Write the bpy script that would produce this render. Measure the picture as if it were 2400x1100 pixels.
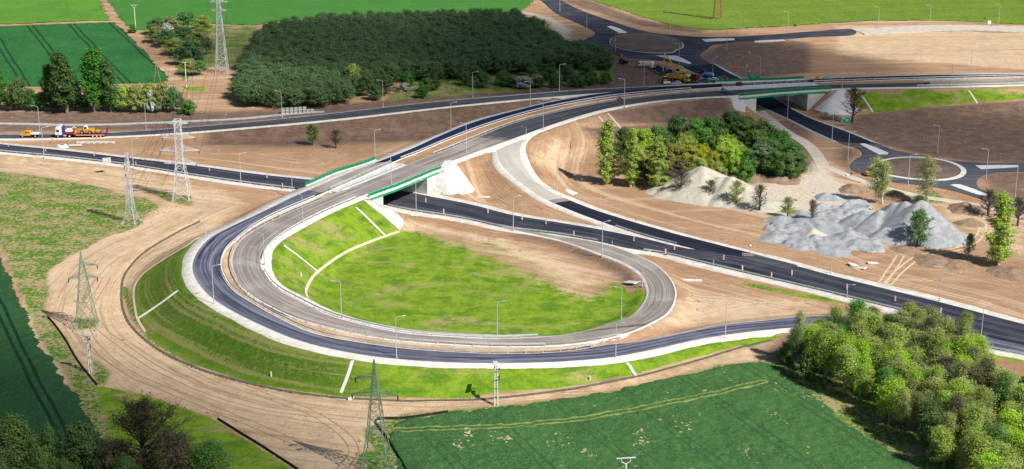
import bpy, bmesh, math, random
import numpy as np
from mathutils import Vector, Matrix
from mathutils.geometry import delaunay_2d_cdt

random.seed(7); RNG = np.random.default_rng(7)
for o in list(bpy.data.objects): bpy.data.objects.remove(o)
SC = bpy.context.scene
COL = SC.collection
R = math.radians

# ------------------------------------------------------------------ camera
CAMH = 131.7; PITCH = 17.3; FPX = 3700.0
cd = bpy.data.cameras.new('camera'); cam = bpy.data.objects.new('camera', cd); COL.objects.link(cam)
cam.location = (0, 0, CAMH); cam.rotation_euler = (R(90 - PITCH), 0, 0)
cd.sensor_width = 36; cd.lens = FPX / 2400 * 36; cd.clip_start = 1; cd.clip_end = 20000
SC.camera = cam
# ------------------------------------------------------------------ light: sun behind the right shoulder of the viewer
SUNV = Vector((0.77, -0.64, 1.0)).normalized()
w = bpy.data.worlds.new('World'); SC.world = w; w.use_nodes = True
nt = w.node_tree; bg = nt.nodes['Background']
sky = nt.nodes.new('ShaderNodeTexSky'); sky.sky_type = 'NISHITA'; sky.sun_disc = False
sky.sun_elevation = math.asin(SUNV.z); sky.sun_rotation = math.atan2(SUNV.x, SUNV.y)
sky.air_density = 1.0; sky.dust_density = 0.6; sky.ozone_density = 2.0
nt.links.new(sky.outputs[0], bg.inputs[0]); bg.inputs[1].default_value = 0.06
ld = bpy.data.lights.new('sun', 'SUN'); ld.energy = 5.0; ld.angle = R(0.5); ld.color = (1.0, 0.95, 0.87)
sun = bpy.data.objects.new('sun', ld); COL.objects.link(sun)
sun.rotation_euler = SUNV.to_track_quat('Z', 'Y').to_euler()
SC.view_settings.view_transform = 'Standard'; SC.view_settings.look = 'None'
SC.view_settings.exposure = 0.25; SC.view_settings.gamma = 1.0
SC.cycles.max_bounces = 5; SC.cycles.transparent_max_bounces = 12

# ------------------------------------------------------------------ picture point -> place in the world
TH = R(PITCH); CT, ST = math.cos(TH), math.sin(TH)
def ray(x, y):
    cx, cy = (x - 1200) / FPX, (y - 550) / FPX
    return cx, CT - cy * ST, -(ST + cy * CT)
def P(x, y, z=0.0):
    rx, ry, rz = ray(x, y)
    t = (z - CAMH) / rz
    return Vector((rx * t, ry * t, z))
def proj(X, Y, Z):
    dz = Z - CAMH
    zc = Y * CT - dz * ST; yc = -(Y * ST + dz * CT)
    return 1200 + FPX * X / zc, 550 + FPX * yc / zc

# ------------------------------------------------------------------ tagging
def tag(o, label=None, cat=None, group=None, kind=None):
    if label: o['label'] = label
    if cat: o['category'] = cat
    if group: o['group'] = group
    if kind: o['kind'] = kind
    return o
def empty(name, loc=(0, 0, 0), rz=0.0, label=None, cat=None, group=None):
    o = bpy.data.objects.new(name, None); COL.objects.link(o)
    o.location = loc; o.rotation_euler = (0, 0, rz); o.empty_display_size = 0.3
    return tag(o, label, cat, group)
def linkmesh(name, me, m, parent=None):
    if m is not None and len(me.materials) == 0: me.materials.append(m)
    o = bpy.data.objects.new(name, me); COL.objects.link(o)
    if parent: o.parent = parent
    return o
def npmesh(name, V, F, m, parent=None, smooth=False):
    """V (n,3) and F (k,3 or 4) numpy arrays -> one mesh object"""
    V = np.asarray(V, dtype=np.float32); F = np.asarray(F, dtype=np.int32)
    me = bpy.data.meshes.new(name)
    me.vertices.add(len(V)); me.vertices.foreach_set('co', V.ravel())
    k = F.shape[1]; n = len(F)
    me.loops.add(n * k); me.loops.foreach_set('vertex_index', F.ravel())
    me.polygons.add(n); me.polygons.foreach_set('loop_start', np.arange(0, n * k, k, dtype=np.int32))
    me.polygons.foreach_set('loop_total', np.full(n, k, dtype=np.int32))
    me.update(calc_edges=True); me.validate()
    if smooth: me.polygons.foreach_set('use_smooth', np.ones(n, dtype=bool))
    return linkmesh(name, me, m, parent)
def attr(o, name, vals):
    a = o.data.attributes.new(name, 'FLOAT', 'POINT'); a.data.foreach_set('value', np.asarray(vals, dtype=np.float32))

class MB:
    """collects shapes into one mesh"""
    def __init__(s): s.v = []; s.f = []
    def add(s, vs, fs):
        n = len(s.v); s.v += [tuple(v) for v in vs]; s.f += [tuple(i + n for i in f) for f in fs]; return s
    def box(s, c, d, rz=0, ry=0, rx=0, taper=(1, 1)):
        m = Matrix.Translation(c) @ Matrix.Rotation(rz, 4, 'Z') @ Matrix.Rotation(ry, 4, 'Y') @ Matrix.Rotation(rx, 4, 'X')
        a, b, h = d[0] / 2, d[1] / 2, d[2] / 2; tx, ty = taper
        vs = [m @ Vector(p) for p in ((-a, -b, -h), (a, -b, -h), (a, b, -h), (-a, b, -h), (-a * tx, -b * ty, h), (a * tx, -b * ty, h), (a * tx, b * ty, h), (-a * tx, b * ty, h))]
        return s.add(vs, ((0, 3, 2, 1), (4, 5, 6, 7), (0, 1, 5, 4), (1, 2, 6, 5), (2, 3, 7, 6), (3, 0, 4, 7)))
    def bar(s, a, b, r, n=4, r2=None, caps=True):
        a, b = Vector(a), Vector(b); d = (b - a)
        if d.length < 1e-6: return s
        q = d.to_track_quat('Z', 'X'); r2 = r if r2 is None else r2; vs = []
        for p, rr in ((a, r), (b, r2)):
            for i in range(n):
                t = 2 * math.pi * (i + .5) / n
                vs.append(p + q @ Vector((math.cos(t) * rr, math.sin(t) * rr, 0)))
        fs = [(i, (i + 1) % n, n + (i + 1) % n, n + i) for i in range(n)]
        if caps: fs += [tuple(reversed(range(n))), tuple(range(n, 2 * n))]
        return s.add(vs, fs)
    def tube(s, pts, r, n=6):
        pts = [Vector(p) for p in pts]; rs = r if isinstance(r, (list, tuple)) else [r] * len(pts)
        vs = []
        for i, p in enumerate(pts):
            d = pts[min(i + 1, len(pts) - 1)] - pts[max(i - 1, 0)]
            q = d.to_track_quat('Z', 'X')
            for k in range(n):
                t = 2 * math.pi * k / n
                vs.append(p + q @ Vector((math.cos(t) * rs[i], math.sin(t) * rs[i], 0)))
        fs = []
        for i in range(len(pts) - 1):
            for k in range(n):
                a = i * n + k; b = i * n + (k + 1) % n
                fs.append((a, b, b + n, a + n))
        fs += [tuple(reversed(range(n))), tuple(range((len(pts) - 1) * n, len(pts) * n))]
        return s.add(vs, fs)
    def cyl(s, c, r, h, axis='Z', n=14, r2=None):
        c = Vector(c); ax = {'X': Vector((1, 0, 0)), 'Y': Vector((0, 1, 0)), 'Z': Vector((0, 0, 1))}[axis]
        return s.bar(c - ax * h / 2, c + ax * h / 2, r, n, r2)
    def prism(s, prof, y0, y1):
        """x-z profile swept along y"""
        n = len(prof); vs = [(x, y0, z) for x, z in prof] + [(x, y1, z) for x, z in prof]
        fs = [tuple(range(n)), tuple(reversed(range(n, 2 * n)))] + [(i, i + n, (i + 1) % n + n, (i + 1) % n) for i in range(n)]
        return s.add(vs, fs)
    def ball(s, c, r, nu=10, nv=6):
        c = Vector(c); rr = r if isinstance(r, (tuple, list)) else (r, r, r); vs = []
        for j in range(nv + 1):
            a = math.pi * j / nv
            for i in range(nu):
                b = 2 * math.pi * i / nu
                vs.append((c.x + rr[0] * math.sin(a) * math.cos(b), c.y + rr[1] * math.sin(a) * math.sin(b), c.z + rr[2] * math.cos(a)))
        fs = [(j * nu + i, (j + 1) * nu + i, (j + 1) * nu + (i + 1) % nu, j * nu + (i + 1) % nu) for j in range(nv) for i in range(nu)]
        return s.add(vs, fs)
    def mesh(s, name):
        me = bpy.data.meshes.new(name); me.from_pydata(s.v, [], s.f); me.validate()
        bm = bmesh.new(); bm.from_mesh(me); bmesh.ops.recalc_face_normals(bm, faces=bm.faces); bm.to_mesh(me); bm.free()
        return me
    def build(s, name, m, parent=None, bevel=0, smooth=False):
        me = s.mesh(name)
        if smooth:
            for p in me.polygons: p.use_smooth = True
        o = linkmesh(name, me, m, parent)
        if bevel:
            b = o.modifiers.new('bevel', 'BEVEL'); b.width = bevel; b.segments = 1; b.limit_method = 'ANGLE'
        return o
def copy_tree(o, parent=None):
    c = o.copy(); COL.objects.link(c); c.parent = parent
    for ch in list(o.children): copy_tree(ch, c)
    return c

# ------------------------------------------------------------------ materials
class NG:
    def __init__(s, name):
        s.m = bpy.data.materials.new(name); s.m.use_nodes = True; s.t = s.m.node_tree
        s.b = s.t.nodes['Principled BSDF']; s.N = s.t.nodes; s.L = s.t.links
    def n(s, typ, **kw):
        x = s.N.new(typ)
        for k, v in kw.items():
            if k.startswith('i_'):
                key = k[2:]; key = int(key) if key.isdigit() else key
                s.set(x.inputs[key], v)
            else: setattr(x, k, v)
        return x
    def set(s, inp, v):
        if isinstance(v, bpy.types.NodeSocket): s.L.new(v, inp)
        elif isinstance(v, (tuple, list)) and len(v) == 3 and inp.type == 'RGBA': inp.default_value = (*v, 1)
        else: inp.default_value = v
    def noise(s, vec, scale, detail=4, rough=.55, dist=0.0):
        x = s.N.new('ShaderNodeTexNoise'); s.set(x.inputs['Scale'], scale); s.set(x.inputs['Detail'], detail); s.set(x.inputs['Roughness'], rough); s.set(x.inputs['Distortion'], dist)
        if vec is not None: s.L.new(vec, x.inputs['Vector'])
        return x.outputs['Fac']
    def math(s, op, a, b=0.0, c=0.0, clamp=False):
        x = s.N.new('ShaderNodeMath'); x.operation = op; x.use_clamp = clamp
        s.set(x.inputs[0], a); s.set(x.inputs[1], b); s.set(x.inputs[2], c); return x.outputs[0]
    def ramp(s, v, a, b, lo=0.0, hi=1.0):
        x = s.N.new('ShaderNodeMapRange'); x.clamp = True; x.interpolation_type = 'SMOOTHSTEP'
        s.set(x.inputs['Value'], v); s.set(x.inputs['From Min'], a); s.set(x.inputs['From Max'], b); s.set(x.inputs['To Min'], lo); s.set(x.inputs['To Max'], hi); return x.outputs['Result']
    def mix(s, f, a, b, mode='MIX'):
        x = s.N.new('ShaderNodeMix'); x.data_type = 'RGBA'; x.blend_type = mode
        s.set(x.inputs[0], f); s.set(x.inputs[6], a); s.set(x.inputs[7], b); return x.outputs[2]
    def pos(s, scale=(1, 1, 1), rot=0.0, obj=False):
        if obj: src = s.N.new('ShaderNodeTexCoord').outputs['Object']
        else: src = s.N.new('ShaderNodeNewGeometry').outputs['Position']
        mp = s.N.new('ShaderNodeMapping'); mp.inputs['Scale'].default_value = scale; mp.inputs['Rotation'].default_value = (0, 0, rot)
        s.L.new(src, mp.inputs['Vector']); return mp.outputs[0]
    def uv(s, scale=(1, 1, 1)):
        src = s.N.new('ShaderNodeTexCoord').outputs['UV']
        mp = s.N.new('ShaderNodeMapping'); mp.inputs['Scale'].default_value = scale
        s.L.new(src, mp.inputs['Vector']); return mp.outputs[0]
    def at(s, name): 
        x = s.N.new('ShaderNodeAttribute'); x.attribute_name = name; return x.outputs['Fac']
    def bump(s, h, strength=.5, dist=.2):
        x = s.N.new('ShaderNodeBump'); s.set(x.inputs['Height'], h); x.inputs['Strength'].default_value = strength; x.inputs['Distance'].default_value = dist
        s.L.new(x.outputs[0], s.b.inputs['Normal'])
    def out(s, col, rough=.9, spec=.2, metal=0.0):
        s.set(s.b.inputs['Base Color'], col); s.set(s.b.inputs['Roughness'], rough); s.set(s.b.inputs['Specular IOR Level'], spec); s.set(s.b.inputs['Metallic'], metal); return s.m
MATS = {}
def paint(name, c, rough=.5, metal=0.0, var=.12, scale=1.5, spec=.4):
    if name in MATS: return MATS[name]
    g = NG(name); n = g.noise(g.pos(obj=True), scale, 5)
    c2 = tuple(x * (1 - var * 1.6) for x in c); c3 = tuple(min(1, x * (1 + var)) for x in c)
    MATS[name] = g.out(g.mix(g.ramp(n, .3, .7), c2, c3), rough, spec, metal); return MATS[name]
def asphalt(name, c, streak, smin=.0, dark=None, blot=.3, lane=3.6):
    """road surface with lengthwise wheel streaks (u along, v across in metres)"""
    g = NG(name); uv = g.uv((.012, 1.3, 1)); uv2 = g.uv((.03, .42, 1)); uv3 = g.uv((.006, 3.2, 1))
    a = g.noise(uv, 1.0, 5, .65, .6); b = g.noise(uv2, 1.0, 3, .5, .3); c0 = g.noise(g.pos(), .09, 4); e = g.noise(uv3, 1.0, 3, .6)
    f = g.ramp(g.math('ADD', g.math('MULTIPLY', a, .6), g.math('MULTIPLY', e, .4)), .42, .62)
    k = g.math('MULTIPLY', f, g.ramp(b, .35, .65, .35, 1.0))
    col = g.mix(k, c, streak)
    col = g.mix(g.math('MULTIPLY', g.ramp(c0, .45, .7), blot), col, streak)
    if dark: col = g.mix(g.ramp(g.noise(g.uv((.02, .5, 1)), 1.0, 4, .6, 1.2), .55, .68, 0, .8), col, dark)
    gr = g.noise(g.pos(), 6.0, 3); col = g.mix(.35, col, g.mix(gr, (.25, .25, .25), (.8, .8, .8)), 'OVERLAY')
    m = g.out(col, .85, .12); return m
def mottled(name, c1, c2, scale=.4, rough=.9, c3=None, bump=0.0, obj=False):
    if name in MATS: return MATS[name]
    g = NG(name); p = g.pos(obj=obj)
    col = g.mix(g.ramp(g.noise(p, scale, 6, .62), .38, .62), c1, c2)
    if c3: col = g.mix(g.ramp(g.noise(p, scale * 3.1, 5, .65), .56, .66), col, c3)
    fine = g.noise(p, scale * 14, 3); col = g.mix(.3, col, g.mix(fine, (.2, .2, .2), (.8, .8, .8)), 'OVERLAY')
    if bump: g.bump(g.noise(p, scale * 6, 5, .65), bump, .3)
    MATS[name] = g.out(col, rough, .2); return MATS[name]
M_SHOULDER = mottled('pale crushed stone', (.60, .565, .50), (.74, .71, .65), .5, .95, (.50, .46, .40))
M_SHBLUE = mottled('grey crushed stone', (.36, .37, .38), (.50, .51, .52), .5, .95, (.28, .28, .29))
M_CONC = mottled('pale concrete', (.60, .59, .56), (.72, .71, .68), .25, .85, (.55, .54, .50))
M_CONCG = mottled('grey concrete', (.38, .38, .38), (.48, .48, .47), .3, .85, (.30, .30, .30))
M_KERB = mottled('kerb concrete', (.62, .61, .58), (.72, .71, .68), .8, .85)
M_NEWASPH = asphalt('fresh dark asphalt', (.011, .014, .028), (.032, .037, .056), blot=.25)
M_BLUEASPH = asphalt('deep blue black asphalt', (.008, .017, .052), (.018, .034, .085), blot=.2)  # bluish skylight of the cloud-shaded stretch is mixed into this colour
M_LOOPOUT = asphalt('grey blue worn asphalt', (.045, .05, .085), (.27, .28, .34), dark=(.014, .02, .05), blot=.3)
M_LOOPIN = asphalt('dusty brown grey asphalt', (.21, .185, .17), (.44, .395, .35), dark=(.12, .11, .11), blot=.55)
M_GREYASPH = asphalt('mid grey asphalt', (.050, .052, .066), (.15, .148, .16), dark=(.018, .022, .036), blot=.3)
M_DUSTY = asphalt('dust covered base course', (.42, .385, .34), (.58, .54, .48), dark=(.22, .20, .18), blot=.5)
M_MAINASPH = asphalt('dark asphalt with pale lane traces', (.018, .021, .037), (.12, .125, .15), dark=(.010, .013, .025), blot=.2)

# ------------------------------------------------------------------ roads (edge pairs with heights)
def crom(Pts, step=2.5):
    """Catmull-Rom through 3D pairs. Pts: list of numpy rows -> resampled rows + arc length + row parameter"""
    A = np.array(Pts, dtype=float); n = len(A); out = []; par = []
    for i in range(n - 1):
        p0 = A[max(i - 1, 0)]; p1 = A[i]; p2 = A[i + 1]; p3 = A[min(i + 2, n - 1)]
        d = np.linalg.norm(p2[:2] - p1[:2]); k = max(2, int(d / step))
        # tangents scaled for uneven spacing
        d0 = max(np.linalg.norm(p1[:2] - p0[:2]), 1e-3) if i > 0 else d; d2 = max(np.linalg.norm(p3[:2] - p2[:2]), 1e-3) if i < n - 2 else d
        m1 = (p2 - p1) / d * .5 * d + (p1 - p0) / d0 * .5 * d if i > 0 else (p2 - p1)
        m2 = (p2 - p1) / d * .5 * d + (p3 - p2) / d2 * .5 * d if i < n - 2 else (p2 - p1)
        for j in range(k):
            t = j / k; t2 = t * t; t3 = t2 * t
            out.append((2 * t3 - 3 * t2 + 1) * p1 + (t3 - 2 * t2 + t) * m1 + (-2 * t3 + 3 * t2) * p2 + (t3 - t2) * m2); par.append(i + t)
    out.append(A[-1]); par.append(n - 1)
    return np.array(out), np.array(par)
ROADS = {}
SAMP_LOW = []; SAMP_HIGH = []     # terrain supports: arrays (x, y, z)
def road(key, rows, segs, shL=(0, None), shR=(0, None), zoff=0.0, skip=(), low=False, name='carriageway'):
    """rows: (xl,yl,xr,yr,z) picture edges + height; segs: (row0,row1,material)"""
    Lp = [np.array(P(a, b, z)) for a, b, c, d, z in rows]; Rp = [np.array(P(c, d, z)) for a, b, c, d, z in rows]
    both = [np.concatenate([l, r]) for l, r in zip(Lp, Rp)]
    # spline each edge on its own parameter but the same counts
    A, par = crom([np.concatenate([(l + r) / 2, l, r]) for l, r in zip(Lp, Rp)])
    Cn, L, Rr = A[:, :3], A[:, 3:6], A[:, 6:9]
    u = np.concatenate([[0], np.cumsum(np.linalg.norm(np.diff(Cn[:, :2], axis=0), axis=1))])
    W = Rr - L; wd = np.linalg.norm(W, axis=1); nrm = W / wd[:, None]
    nc = 5
    for (a, b, m) in segs:
        idx = np.where((par >= a - 1e-6) & (par <= b + 1e-6))[0]; idx = np.append(idx, idx[-1] + 1) if idx[-1] + 1 < len(par) else idx
        V = []; UV = []
        for i in idx:
            for j in range(nc):
                t = j / (nc - 1); p = L[i] * (1 - t) + Rr[i] * t
                V.append((p[0], p[1], p[2] + zoff + .06 * (1 - (2 * t - 1) ** 2))); UV.append((u[i], t * wd[i]))
        k = len(idx); F = [(i * nc + j, i * nc + j + 1, (i + 1) * nc + j + 1, (i + 1) * nc + j) for i in range(k - 1) for j in range(nc - 1)]
        F = [f[::-1] for f in F] if np.cross(nrm[0][:2], (Cn[1] - Cn[0])[:2]) < 0 else F
        me = bpy.data.meshes.new(name); me.from_pydata(V, [], F)
        uvl = me.uv_layers.new(name='UVMap')
        for lp in me.loops: uvl.data[lp.index].uv = UV[lp.vertex_index]
        tag(linkmesh(name, me, m), kind='structure')
    def shoulder(E, N, w, mat, other=False):
        if not w: return E
        n = len(E); rr = np.random.default_rng(len(ROADS) + 3)
        wob = 1 + .10 * np.convolve(rr.normal(size=n + 6), np.ones(7) / 7, 'valid') * 2
        O = E + N * (w * wob)[:, None]
        V = [tuple(E[i] - N[i] * .25 + (0, 0, zoff - .03)) for i in range(n)] + [tuple(O[i] + (0, 0, zoff - .05)) for i in range(n)] + [tuple(O[i] + N[i] * .25 + (0, 0, zoff - .6)) for i in range(n)]
        F = [(i, i + 1, n + i + 1, n + i) for i in range(n - 1)] + [(n + i, n + i + 1, 2 * n + i + 1, 2 * n + i) for i in range(n - 1)]
        npo = npmesh('road_shoulder', V, F, mat); tag(npo, kind='structure')
        bm = bmesh.new(); bm.from_mesh(npo.data); bmesh.ops.recalc_face_normals(bm, faces=bm.faces)
        if sum(f.normal.z for f in bm.faces) < 0: bmesh.ops.reverse_faces(bm, faces=bm.faces)
        bm.to_mesh(npo.data); bm.free()
        return O
    OL = shoulder(L, -nrm, *shL); OR = shoulder(Rr, nrm, *shR)
    for i in range(len(par)):
        if any(a <= par[i] <= b for a, b in skip): continue
        w = np.linalg.norm(OR[i] - OL[i]); k = max(2, int(w / 1.1) + 1)
        nxt = min(i + 1, len(par) - 1)
        for f in (0, .5):
            p0 = OL[i] * (1 - f) + OL[nxt] * f; p1 = OR[i] * (1 - f) + OR[nxt] * f
            for j in range(k):
                t = j / (k - 1); (SAMP_LOW if low else SAMP_HIGH).append(p0 * (1 - t) + p1 * t)
    ROADS[key] = dict(L=L, R=Rr, OL=OL, OR=OR, par=par, u=u, n=nrm, C=Cn)
ZM = 1.5      # level of the main road
ZT = 7.8      # level of the elevated road
ZN = 0.35
# main road, left to right: (top edge, bottom edge, z)
road('main', [(-120, 323, -140, 339, ZM), (0, 338, 0, 355.5, ZM), (164, 354.5, 164, 371, ZM), (300, 370.5, 302, 388, ZM), (451, 388, 442, 410, ZM), (600, 408, 600, 433, ZM), (720, 421, 709, 446, ZM), (830, 433, 810, 461, ZM),
    (920, 444, 898, 480, ZM), (1036, 466, 964, 494, ZM), (1110, 481, 1080, 512, ZM), (1200, 504, 1190, 535, ZM), (1291, 519, 1300, 549, ZM), (1389, 535, 1400, 566, ZM), (1509, 559, 1470, 582, ZM), (1612, 583, 1556, 595, ZM),
    (1742, 596, 1647, 617, ZM), (1860, 622, 1800, 653, ZM), (1945, 645, 1895, 675, ZM), (2091, 681, 2030, 708, ZM), (2236, 717, 2178, 747, ZM), (2345, 746, 2298, 795, ZM), (2400, 760, 2400, 822, ZM), (2560, 797, 2580, 868, ZM), (2900, 876, 2950, 970, ZM)],
    [(0, 24, M_MAINASPH)], (3.0, M_SHOULDER), (3.0, M_SHOULDER), 0.03, low=True)
M = ROADS['main']
# inner loop carriageway: outer/median edge first, infield edge second
road('inner', [(1160, 522, 1185, 536, ZM), (1280, 549, 1309, 562, ZM), (1370, 563, 1404, 593, ZM), (1433, 577, 1452, 611, ZM), (1520, 611, 1502, 641, ZM), (1556, 637, 1520, 677, ZM + .1), (1578, 668, 1513, 708, ZM + .3), (1582, 695, 1490, 735, 2.0), (1564, 733, 1433, 759, 2.4), (1527, 756, 1380, 775, 2.8), (1465, 782, 1330, 785, 3.2),
    (1345, 805.5, 1265, 791, 3.7), (1200, 811, 1170, 794.5, 4.2), (1073, 806, 1073, 791, 4.7), (927, 795, 945, 781, 5.2), (800, 773, 830, 757, 5.8), (709, 750, 760, 735, 6.2), (640, 720, 700, 706, 6.6), (582, 684, 644, 674, 7.0), (553, 645, 615, 635, 7.3), (545, 607, 612, 601, 7.6), (560, 571, 630, 573, 7.8), (600, 539, 668, 544, ZT), (680, 499, 750, 500, ZT), (764, 463, 830, 466, ZT),
    (855, 427, 916, 434, ZT), (964, 383, 1036, 386, ZT), (1051, 350, 1120, 355, ZT), (1120, 322, 1190, 330, ZT), (1200, 291, 1258, 305, ZT), (1290, 267, 1335, 279, ZT), (1370, 249, 1418, 256, ZT), (1455, 235, 1527, 238, ZT), (1570, 222.5, 1640, 228, ZT), (1673, 214.5, 1709, 224.5, ZT),
    (1800, 207, 1830, 214, ZT), (1909, 201, 1964, 207.5, ZT), (2164, 193, 2164, 203, ZT), (2400, 186.5, 2400, 197.5, ZT), (2560, 183, 2560, 194, ZT)],
    [(0, 9, M_LOOPIN), (9, 28, M_LOOPIN), (28, 34, M_GREYASPH), (34, 37, M_GREYASPH), (37, 39, M_LOOPIN)], (0.55, M_SHOULDER), (2.6, M_SHOULDER), 0.012)
# outer carriageway, right to left: outer edge first, median edge second
road('outer', [(2560, 170.5, 2560, 175, ZT), (2400, 173.5, 2400, 178.5, ZT), (2164, 176.5, 2164, 184.5, ZT), (1945, 184, 1909, 193, ZT), (1800, 192, 1760, 200, ZT), (1636, 199, 1620, 209, ZT), (1500, 207, 1455, 223.6, ZT), (1410, 219.5, 1380, 234.5, ZT), (1309, 236, 1290, 251.5, ZT), (1200, 261.5, 1200, 274.5, ZT), (1109, 287, 1120, 300, ZT), (1030, 319, 1040, 331, ZT), (964, 349, 985, 354, ZT), (888, 378.5, 935, 374, ZT),
    (820, 404, 868, 404.5, ZT), (760, 430, 796, 436, ZT), (680, 464.5, 720, 468.5, ZT), (600, 504, 640, 503, ZT), (540, 532, 590, 531, ZT), (495, 556, 550, 562, 7.8), (462, 592, 522, 590, 7.7), (451, 628, 514, 620, 7.5), (462, 660, 524, 652, 7.2), (490, 693, 545, 680, 6.9), (535, 724, 585, 707, 6.5), (600, 757, 640, 739, 6.2),
    (709, 801, 740, 783, 5.7), (836, 829.5, 850, 804, 5.2), (950, 843, 955, 818, 4.9), (1073, 850, 1073, 826, 4.6), (1200, 851, 1200, 830, 4.2), (1345, 845.5, 1345, 822.5, 3.3), (1436, 837, 1420, 809, 2.8), (1527, 820, 1490, 802, 2.2), (1636, 796, 1590, 783, 1.8), (1715, 783, 1690, 763, 1.6), (1800, 773, 1800, 751, ZM), (1880, 767, 1880, 742.5, ZM), (1982, 767, 2000, 742, ZM), (2109, 774, 2109, 750, ZM), (2195, 790, 2178, 752, ZM), (2287, 811, 2300, 776, ZM), (2400, 833, 2400, 795, ZM), (2560, 876, 2560, 840, ZM)],
    [(0, 6, M_NEWASPH), (6, 13, M_BLUEASPH), (13, 15.4, M_LOOPIN), (15.4, 43, M_LOOPOUT)], (2.9, M_SHOULDER), (0.55, M_SHOULDER), 0.008)
# ramp from the elevated road down to the main road: left/west edge, right/east edge
road('ramp', [(1172, 310, 1262, 292, ZT - .1), (1163, 332, 1238, 318, ZT - .25), (1165, 358, 1220, 345, 7.2), (1174, 383, 1222, 375, 6.5), (1200, 412, 1240, 408, 5.2), (1240, 443, 1273, 439, 3.9), (1285, 470, 1324, 464.5, 2.9), (1345, 496, 1382, 488, 2.1), (1418, 523, 1473, 517, 1.7), (1509, 553, 1582, 548, ZM), (1611, 580, 1680, 573, ZM), (1710, 606, 1770, 596, ZM), (1840, 634, 1870, 622, ZM)],
    [(0, 6.0, M_DUSTY), (6.0, 10.9, M_NEWASPH), (10.9, 12, M_GREYASPH)], (2.4, M_SHOULDER), (2.2, M_SHOULDER), 0.016, name='ramp_road')
# upper slip road from the left up to the elevated road: far edge, near edge
road('slip', [(-120, 316, -120, 324, .6), (0, 316, 0, 325, .6), (145, 314.5, 145, 323.5, .6), (254, 312, 254, 320, .8), (400, 302.5, 400, 312.5, 1.5), (600, 285.5, 600, 296.5, 3.0), (818, 262.5, 818, 276, 4.8), (1036, 238, 1036, 251, 6.4), (1200, 224.5, 1200, 235, 7.3), (1309, 215.5, 1309, 226.5, 7.7), (1418, 209, 1436, 217, ZT), (1520, 204, 1540, 213, ZT)],
    [(0, 11, M_GREYASPH)], (1.6, M_SHBLUE), (2.2, M_SHOULDER), 0.004, name='slip_road')
# side road under the second bridge: left edge, right edge
road('north', [(1600, 158, 1672, 150, ZN), (1640, 177, 1705, 169, ZN), (1665, 191, 1738, 186, ZN), (1720, 218, 1790, 213, ZN), (1808, 260, 1852, 254, ZN), (1852, 280, 1900, 278, ZN), (1910, 309, 1980, 307, ZN), (1964, 333, 2055, 338, ZN)],
    [(0, 7, M_NEWASPH)], (1.2, M_SHBLUE), (1.2, M_SHBLUE), 0.02, low=True, name='side_road')

# ------------------------------------------------------------------ flat paved sheets (roundabouts)
POLYLOW = []     # ground-level paved areas that pin the terrain
def smooth_poly(pts, z, step=2.0, closed=True):
    Q = [np.array(P(x, y, z)) for x, y in pts]
    if closed: Q = Q + [Q[0]]
    A, _ = crom(Q, step); return A[:-1] if closed else A
def inpoly(px, py, poly):
    px = np.asarray(px); py = np.asarray(py); ins = np.zeros(px.shape, bool); n = len(poly)
    for i in range(n):
        x0, y0 = poly[i][:2]; x1, y1 = poly[(i + 1) % n][:2]
        if y0 == y1: continue
        c = ((y0 > py) != (y1 > py)) & (px < (x1 - x0) * (py - y0) / (y1 - y0) + x0); ins ^= c
    return ins
def sdf(px, py, poly, closed=True):
    """signed distance, positive inside"""
    px = np.asarray(px, float); py = np.asarray(py, float); d2 = np.full(px.shape, 1e12); n = len(poly)
    for i in range(n if closed else n - 1):
        x0, y0 = poly[i][:2]; x1, y1 = poly[(i + 1) % n][:2]; dx, dy = x1 - x0, y1 - y0; L2 = dx * dx + dy * dy + 1e-9
        t = np.clip(((px - x0) * dx + (py - y0) * dy) / L2, 0, 1)
        d2 = np.minimum(d2, (px - x0 - t * dx) ** 2 + (py - y0 - t * dy) ** 2)
    d = np.sqrt(d2)
    return np.where(inpoly(px, py, poly), d, -d) if closed else d
def cdt_patch(poly, zf, name, m, step=2.0, kind='structure', parent=None, skirt=0.0):
    """fill a 2-D world polygon; zf(x,y)->z"""
    poly = [tuple(p[:2]) for p in poly]; n = len(poly)
    xs = [p[0] for p in poly]; ys = [p[1] for p in poly]
    gx, gy = np.meshgrid(np.arange(min(xs), max(xs), step), np.arange(min(ys), max(ys), step))
    gx = gx.ravel(); gy = gy.ravel(); s = sdf(gx, gy, poly); k = s > step * .45
    pts = [Vector(p) for p in poly] + [Vector((a, b)) for a, b in zip(gx[k], gy[k])]
    vs, es, fs, *_ = delaunay_2d_cdt(pts, [(i, (i + 1) % n) for i in range(n)], [list(range(n))], 1, 1e-5)
    X = np.array([v.x for v in vs]); Y = np.array([v.y for v in vs]); Z = zf(X, Y)
    me = bpy.data.meshes.new(name); V = list(zip(X, Y, Z)); F = [tuple(f) for f in fs]
    if skirt:
        b0 = len(V); bd = [(x, y) for x, y in poly]; bz = zf(np.array(xs), np.array(ys))
        V += [(x, y, z) for (x, y), z in zip(bd, bz)] + [(x, y, z - skirt) for (x, y), z in zip(bd, bz)]
        F += [(b0 + i, b0 + (i + 1) % n, b0 + n + (i + 1) % n, b0 + n + i) for i in range(n)]
    me.from_pydata(V, [], F); me.update()
    if me.polygons and sum(p.normal.z * p.area for p in me.polygons) < 0: me.flip_normals()
    o = linkmesh(name, me, m, parent)
    if kind: tag(o, kind=kind)
    uvl = me.uv_layers.new(name='UVMap')
    for lp in me.loops: uvl.data[lp.index].uv = me.vertices[lp.vertex_index].co[:2]
    return o
def flat(z): return lambda X, Y: np.full(len(X), z)
def z3(pts, ox=1200, oy=0, s=2.75): return [(ox + a / s, oy + b / s) for a, b in pts]
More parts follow.
